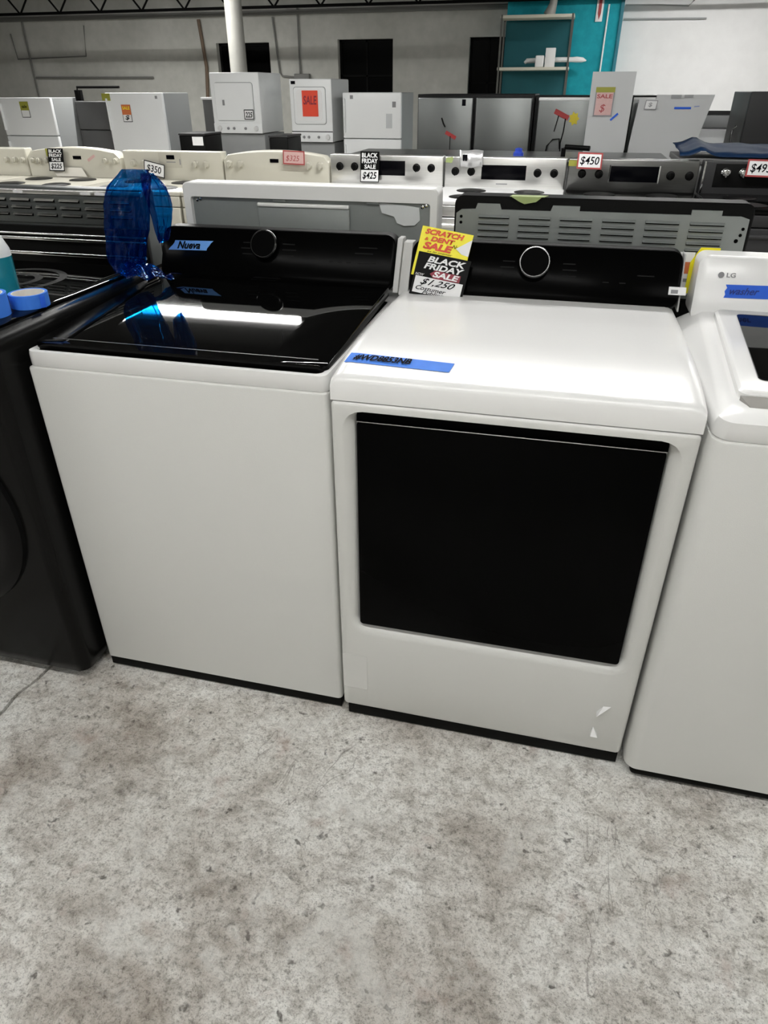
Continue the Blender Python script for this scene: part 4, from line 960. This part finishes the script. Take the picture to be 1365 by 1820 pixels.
# dark things on the floor/tops between
for (a, b, yy, z, lb) in ((-3.62, -3.33, 6.2, .985, 'black box with white tag peeking up left of the stacked unit'), (-2.62, -2.42, 6.2, .975, 'black box peeking up before the smaller stacked unit')):
    t = thing('small_black_appliance', lb, 'appliance', ((a + b) / 2, yy + .2, 0))
    obj('cabinet', MB().box(a, b, yy, yy + .4, 0, z, .01), M['satin_black'], t)
    obj('lid', MB().box(a - .005, b + .005, yy - .005, yy + .405, z, z + .02, .008), M['graphite'], t)
    if a < -3: obj('tag', MB().box(b - .14, b - .02, yy - .004, yy, z - .09, z - .01), M['card_white'], t)

# stainless refrigerators
def steel_fridge(x0, xm, x1, y, z, label, bright=False):
    t = thing('stainless_refrigerator', label, 'refrigerator', ((x0 + x1) / 2, y + .35, 0))
    obj('cabinet', MB().box(x0, x1, y + .06, y + .72, .03, z, .004), M['satin_black'], t)
    segs = [(x0 + .012, xm - .010), (xm + .010, x1 - .012)] if xm else [(x0 + .03, x1 - .01)]
    for a, b in segs:
        d = obj('door', MB().box(a, b, y, y + .058, .08, z - .02, .012), M['fridge_steel'], t)
        hx = (b - .03) if (xm and b < xm) else (a + .03)
        obj('handle', MB().tube([(hx, y - .002, .35), (hx, y - .045, .38), (hx, y - .045, .86), (hx, y - .002, .89)], .010, 8), M['steel'], d)
    if bright: obj('top_trim', MB().box(x0 + .03, x1 - .01, y - .003, y + .05, z - .035, z - .012, .006), M['card_white'], t)
    obj('base_grille', MB().box(x0 + .02, x1 - .02, y + .04, y + .7, 0, .08), M['rubber'], t)
    return t
Sy = 5.2
steel_fridge(-.90, -.425, .045, Sy, 1.355, 'side-by-side stainless refrigerator with black edges, left of the two steel ones')
steel_fridge(.05, None, .98, Sy, 1.345, 'stainless refrigerator with bright top edge, behind the narrow white cabinet', True)
def strip(name, O, U, w, h, m, lbl, cat): tag(obj(name, plate(O, U, Vector((0, 0, 1)) if U[2] == 0 else Vector((-U[2], 0, U[0])), w, h, .002), M[m], None, O), lbl, cat)
M['magred'] = mat('dull_red_plastic', (.30, .02, .02), .5)
strip('red_magnet', (-.655, Sy - .004, 1.075), Vector((.9, 0, -.45)).normalized(), .095, .028, 'magred', 'small dull red strip on the left steel refrigerator door', 'strip')
strip('red_magnet', (.205, Sy - .004, 1.225), Vector((.9, 0, -.40)).normalized(), .12, .036, 'magred', 'dull red strip on the right steel refrigerator, above the dangling wires', 'strip')
def cord(pts, lbl, r=.004): tag(obj('dangling_wire', MB().tube(pts, r, 6), M['truss'], None, pts[0]), lbl, 'wire')
cord([(.245, Sy - .01, 1.21), (.235, Sy - .01, 1.16), (.222, Sy - .01, 1.10)], 'short wire under the red strip on the right steel refrigerator')
cord([(.30, Sy - .01, 1.19), (.295, Sy - .01, 1.10), (.28, Sy - .01, 1.02), (.285, Sy - .012, .95)], 'long wire under the red strip on the right steel refrigerator', .005)
cord([(.17, Sy - .03, .93), (.18, Sy - .03, 1.0), (.22, Sy - .03, 1.045), (.27, Sy - .03, 1.05), (.28, Sy - .03, .98)], 'looped grey wire low on the right steel refrigerator', .006)
cord([(-.61, Sy - .01, 1.06), (-.61, Sy - .01, .96)], 'thin wire below the red strip on the left steel refrigerator', .003)
cord([(-.685, Sy - .01, 1.19), (-.67, Sy - .01, 1.15), (-.655, Sy - .01, 1.125)], 'short black hook shaped wire on the left steel refrigerator', .006)
tag(obj('black_badge', MB().box(-.525, -.495, Sy - .006, Sy - .001, 1.275, 1.32, .004), M['ink']), 'small black badge near the top of the left steel refrigerator', 'badge')
mb = MB(); pts = [(0.365 + (.042 if k % 2 == 0 else .028) * math.cos(k * math.pi / 7), 1.19 + (.05 if k % 2 == 0 else .034) * math.sin(k * math.pi / 7)) for k in range(14)]
mb.loft([XZ(pts, Sy - .001), XZ(pts, Sy - .003)])
tag(obj('yellow_starburst_sticker', mb, mat('dull_yellow', (.55, .45, .02), .6), None, (.37, Sy, 1.19)), 'yellow starburst sticker on the right steel refrigerator', 'sticker')
tag(obj('plastic_cup', MB().lathe([(.035, 0), (.035, .02), (.025, .03), (.025, .045), (.01, .05)], (.03, 4.2, .995), n=20), mat('blue_plastic', (.03, .07, .5), .4)), 'small dark blue cup upside down on the worktop before the steel refrigerators', 'cup')
tw = thing('grey_worktop_cabinet', 'low grey-topped cabinet between the steel stoves and steel refrigerators', 'cabinet', (-.1, 4.3, 0))
obj('cabinet', MB().box(-1.15, 1.0, 3.95, 4.65, 0, .975, .005), M['grey_appliance'], tw); obj('worktop', MB().box(-1.17, 1.01, 3.92, 4.67, .975, .995, .005), M['fridge_steel'], tw)
tag(obj('chrome_faucet', MB().tube([(.33, 4.2, .995), (.33, 4.2, 1.045), (.34, 4.2, 1.055), (.50, 4.15, 1.050)], .016, 10), M['knob_black']), 'short dark spout on the worktop left of the $450 card', 'faucet')
# narrow white cabinet
py = 4.9
t = thing('narrow_white_cabinet', 'narrow white upright appliance with a price card and blue tape', 'appliance', (.62, py + .3, 0))
mb = MB(); mb.loft([XZ([(.465, 0), (.755, 0), (.755, .95), (.762, 1.0), (.765, 1.495), (.462, 1.495)], py), XZ([(.465, 0), (.755, 0), (.755, .95), (.762, 1.0), (.765, 1.495), (.462, 1.495)], py + .05)]); obj('door', mb, M['white_dull'], t)
obj('cabinet', MB().box(.47, .75, py + .055, py + .27, 0, 1.48, .005), M['fridge_side'], t)
obj('gasket', MB().box(.755, .775, py + .02, py + .06, .03, 1.34, .003), M['satin_black'], t)
card('price_card', 'large faded reddish card on the narrow white appliance', (.50, py - .004, 1.215), XU, ZU, .135, .185, [('SALE', .1, .62, .8, .14, 'frame_red', 0, .02), ('$', .3, .12, .3, .3, 'frame_red', .2, 0)], 'pink_card', 'grey_ink', .06, bands=((.82, 1, 'olive'),))
tag(obj('blue_tape_piece', plate((.635, py - .001, 1.185), (1, 0, .9), (-.9, 0, 1), .065, .014, .001), M['tape_dark'], None, (.64, py, 1.19)), 'slanted blue tape piece on the narrow white appliance', 'tape')
# wide white dishwasher-like cabinet
t = thing('white_dishwasher', 'wide white appliance front with flat blue tape, before the bright wall', 'appliance', (1.05, py + .3, 0))
pts = [(.80, 0), (1.25, 0), (1.25, 1.0), (1.325, 1.352), (.935, 1.352), (.93, 1.325), (.815, 1.325), (.79, 1.02)]
mb = MB(); mb.loft([XZ(pts, py + .02), XZ(pts, py + .06)]); obj('door', mb, M['white_dull'], t)
obj('cabinet', MB().box(.81, 1.24, py + .062, py + .27, 0, 1.30, .005), M['fridge_side'], t)
obj('top_bracket', MB().box(1.03, 1.10, py + .012, py + .02, 1.33, 1.352).box(1.12, 1.18, py + .012, py + .02, 1.335, 1.352), M['fridge_side'], t)
card('price_card', 'small grey card at the top left corner of the wide white appliance', (.855, py + .012, 1.26), (1, 0, -.03), (.1, 0, 1), .085, .06, [('$', .3, .25, .3, .5, 'grey_ink', 0, .02)], 'fixture', 'grey_ink', .06)
tag(obj('blue_tape_piece', plate((1.065, py + .018, 1.262), XU, ZU, .115, .014, .001), M['tape_dark'], None, (1.1, py, 1.26)), 'level blue tape piece on the wide white appliance', 'tape')
tag(obj('blue_tape_piece', plate((1.20, py + .018, 1.275), (1, 0, .08), (-.08, 0, 1), .035, .007, .001), mat('faded_blue_tape', (.25, .3, .5), .6), None, (1.2, py, 1.28)), 'tiny faded tape mark right of the level blue tape', 'tape')
# dark machine at right edge and shelf behind
t = fridge('dark_refrigerator', 1.585, 2.35, 5.05, 1.375, .70, [.9], 'graphite', 'grey_appliance', 'dark graphite refrigerator at the right edge of the rear row', handle=None)
obj('handle', MB().tube([(1.56, 5.2, 1.02), (1.54, 5.2, 1.06), (1.54, 5.2, 1.12), (1.56, 5.2, 1.15)], .008, 8), M['chrome'], t)
t = thing('grey_chest', 'low pale chest behind the wide white appliance', 'appliance', (1.75, 6.3, 0))
obj('cabinet', MB().box(1.25, 2.6, 6.0, 6.6, 0, 1.10, .01), M['fridge_white'], t); obj('lid', MB().box(1.23, 2.62, 5.98, 6.62, 1.10, 1.20, .012), M['fridge_side'], t); obj('top_rail', MB().box(1.23, 2.62, 5.98, 6.0, 1.20, 1.23), M['graphite'], t)
# blue film draped over the ranges at right
mb = MB(); rows = []; nu, nv = 34, 10
for j in range(nv + 1):
    v = j / nv; row = []
    for i in range(nu + 1):
        u = i / nu; x = 1.02 + u * .95; y = 3.70 + v * .5; z = 1.056 + .03 * v + .012 * mnoise.noise(Vector((x * 9, y * 9, 0))) + (.03 * math.exp(-((x - 1.14) / .05) ** 2)) + (.004 if v else -.01)
        row.append(mb.bm.verts.new((x, y, z)))
    rows.append(row)
for j in range(nv):
    for i in range(nu): mb.bm.faces.new([rows[j][i], rows[j][i + 1], rows[j + 1][i + 1], rows[j + 1][i]])
o = obj('blue_plastic_film', mb, M['film']); md = o.modifiers.new('s', 'SOLIDIFY'); md.thickness = .001
tag(o, 'dark blue plastic film draped over the appliance behind the dark range', 'plastic film')
t = thing('grey_freezer_chest', 'grey chest behind the dark range, carrying the blue film', 'appliance', (1.5, 4.0, 0))
obj('cabinet', MB().box(1.03, 2.0, 3.72, 4.25, 0, 1.0, .006), M['fridge_side'], t); obj('lid', MB().box(1.02, 2.01, 3.71, 4.26, 1.0, 1.035, .006), M['grey_appliance'], t)
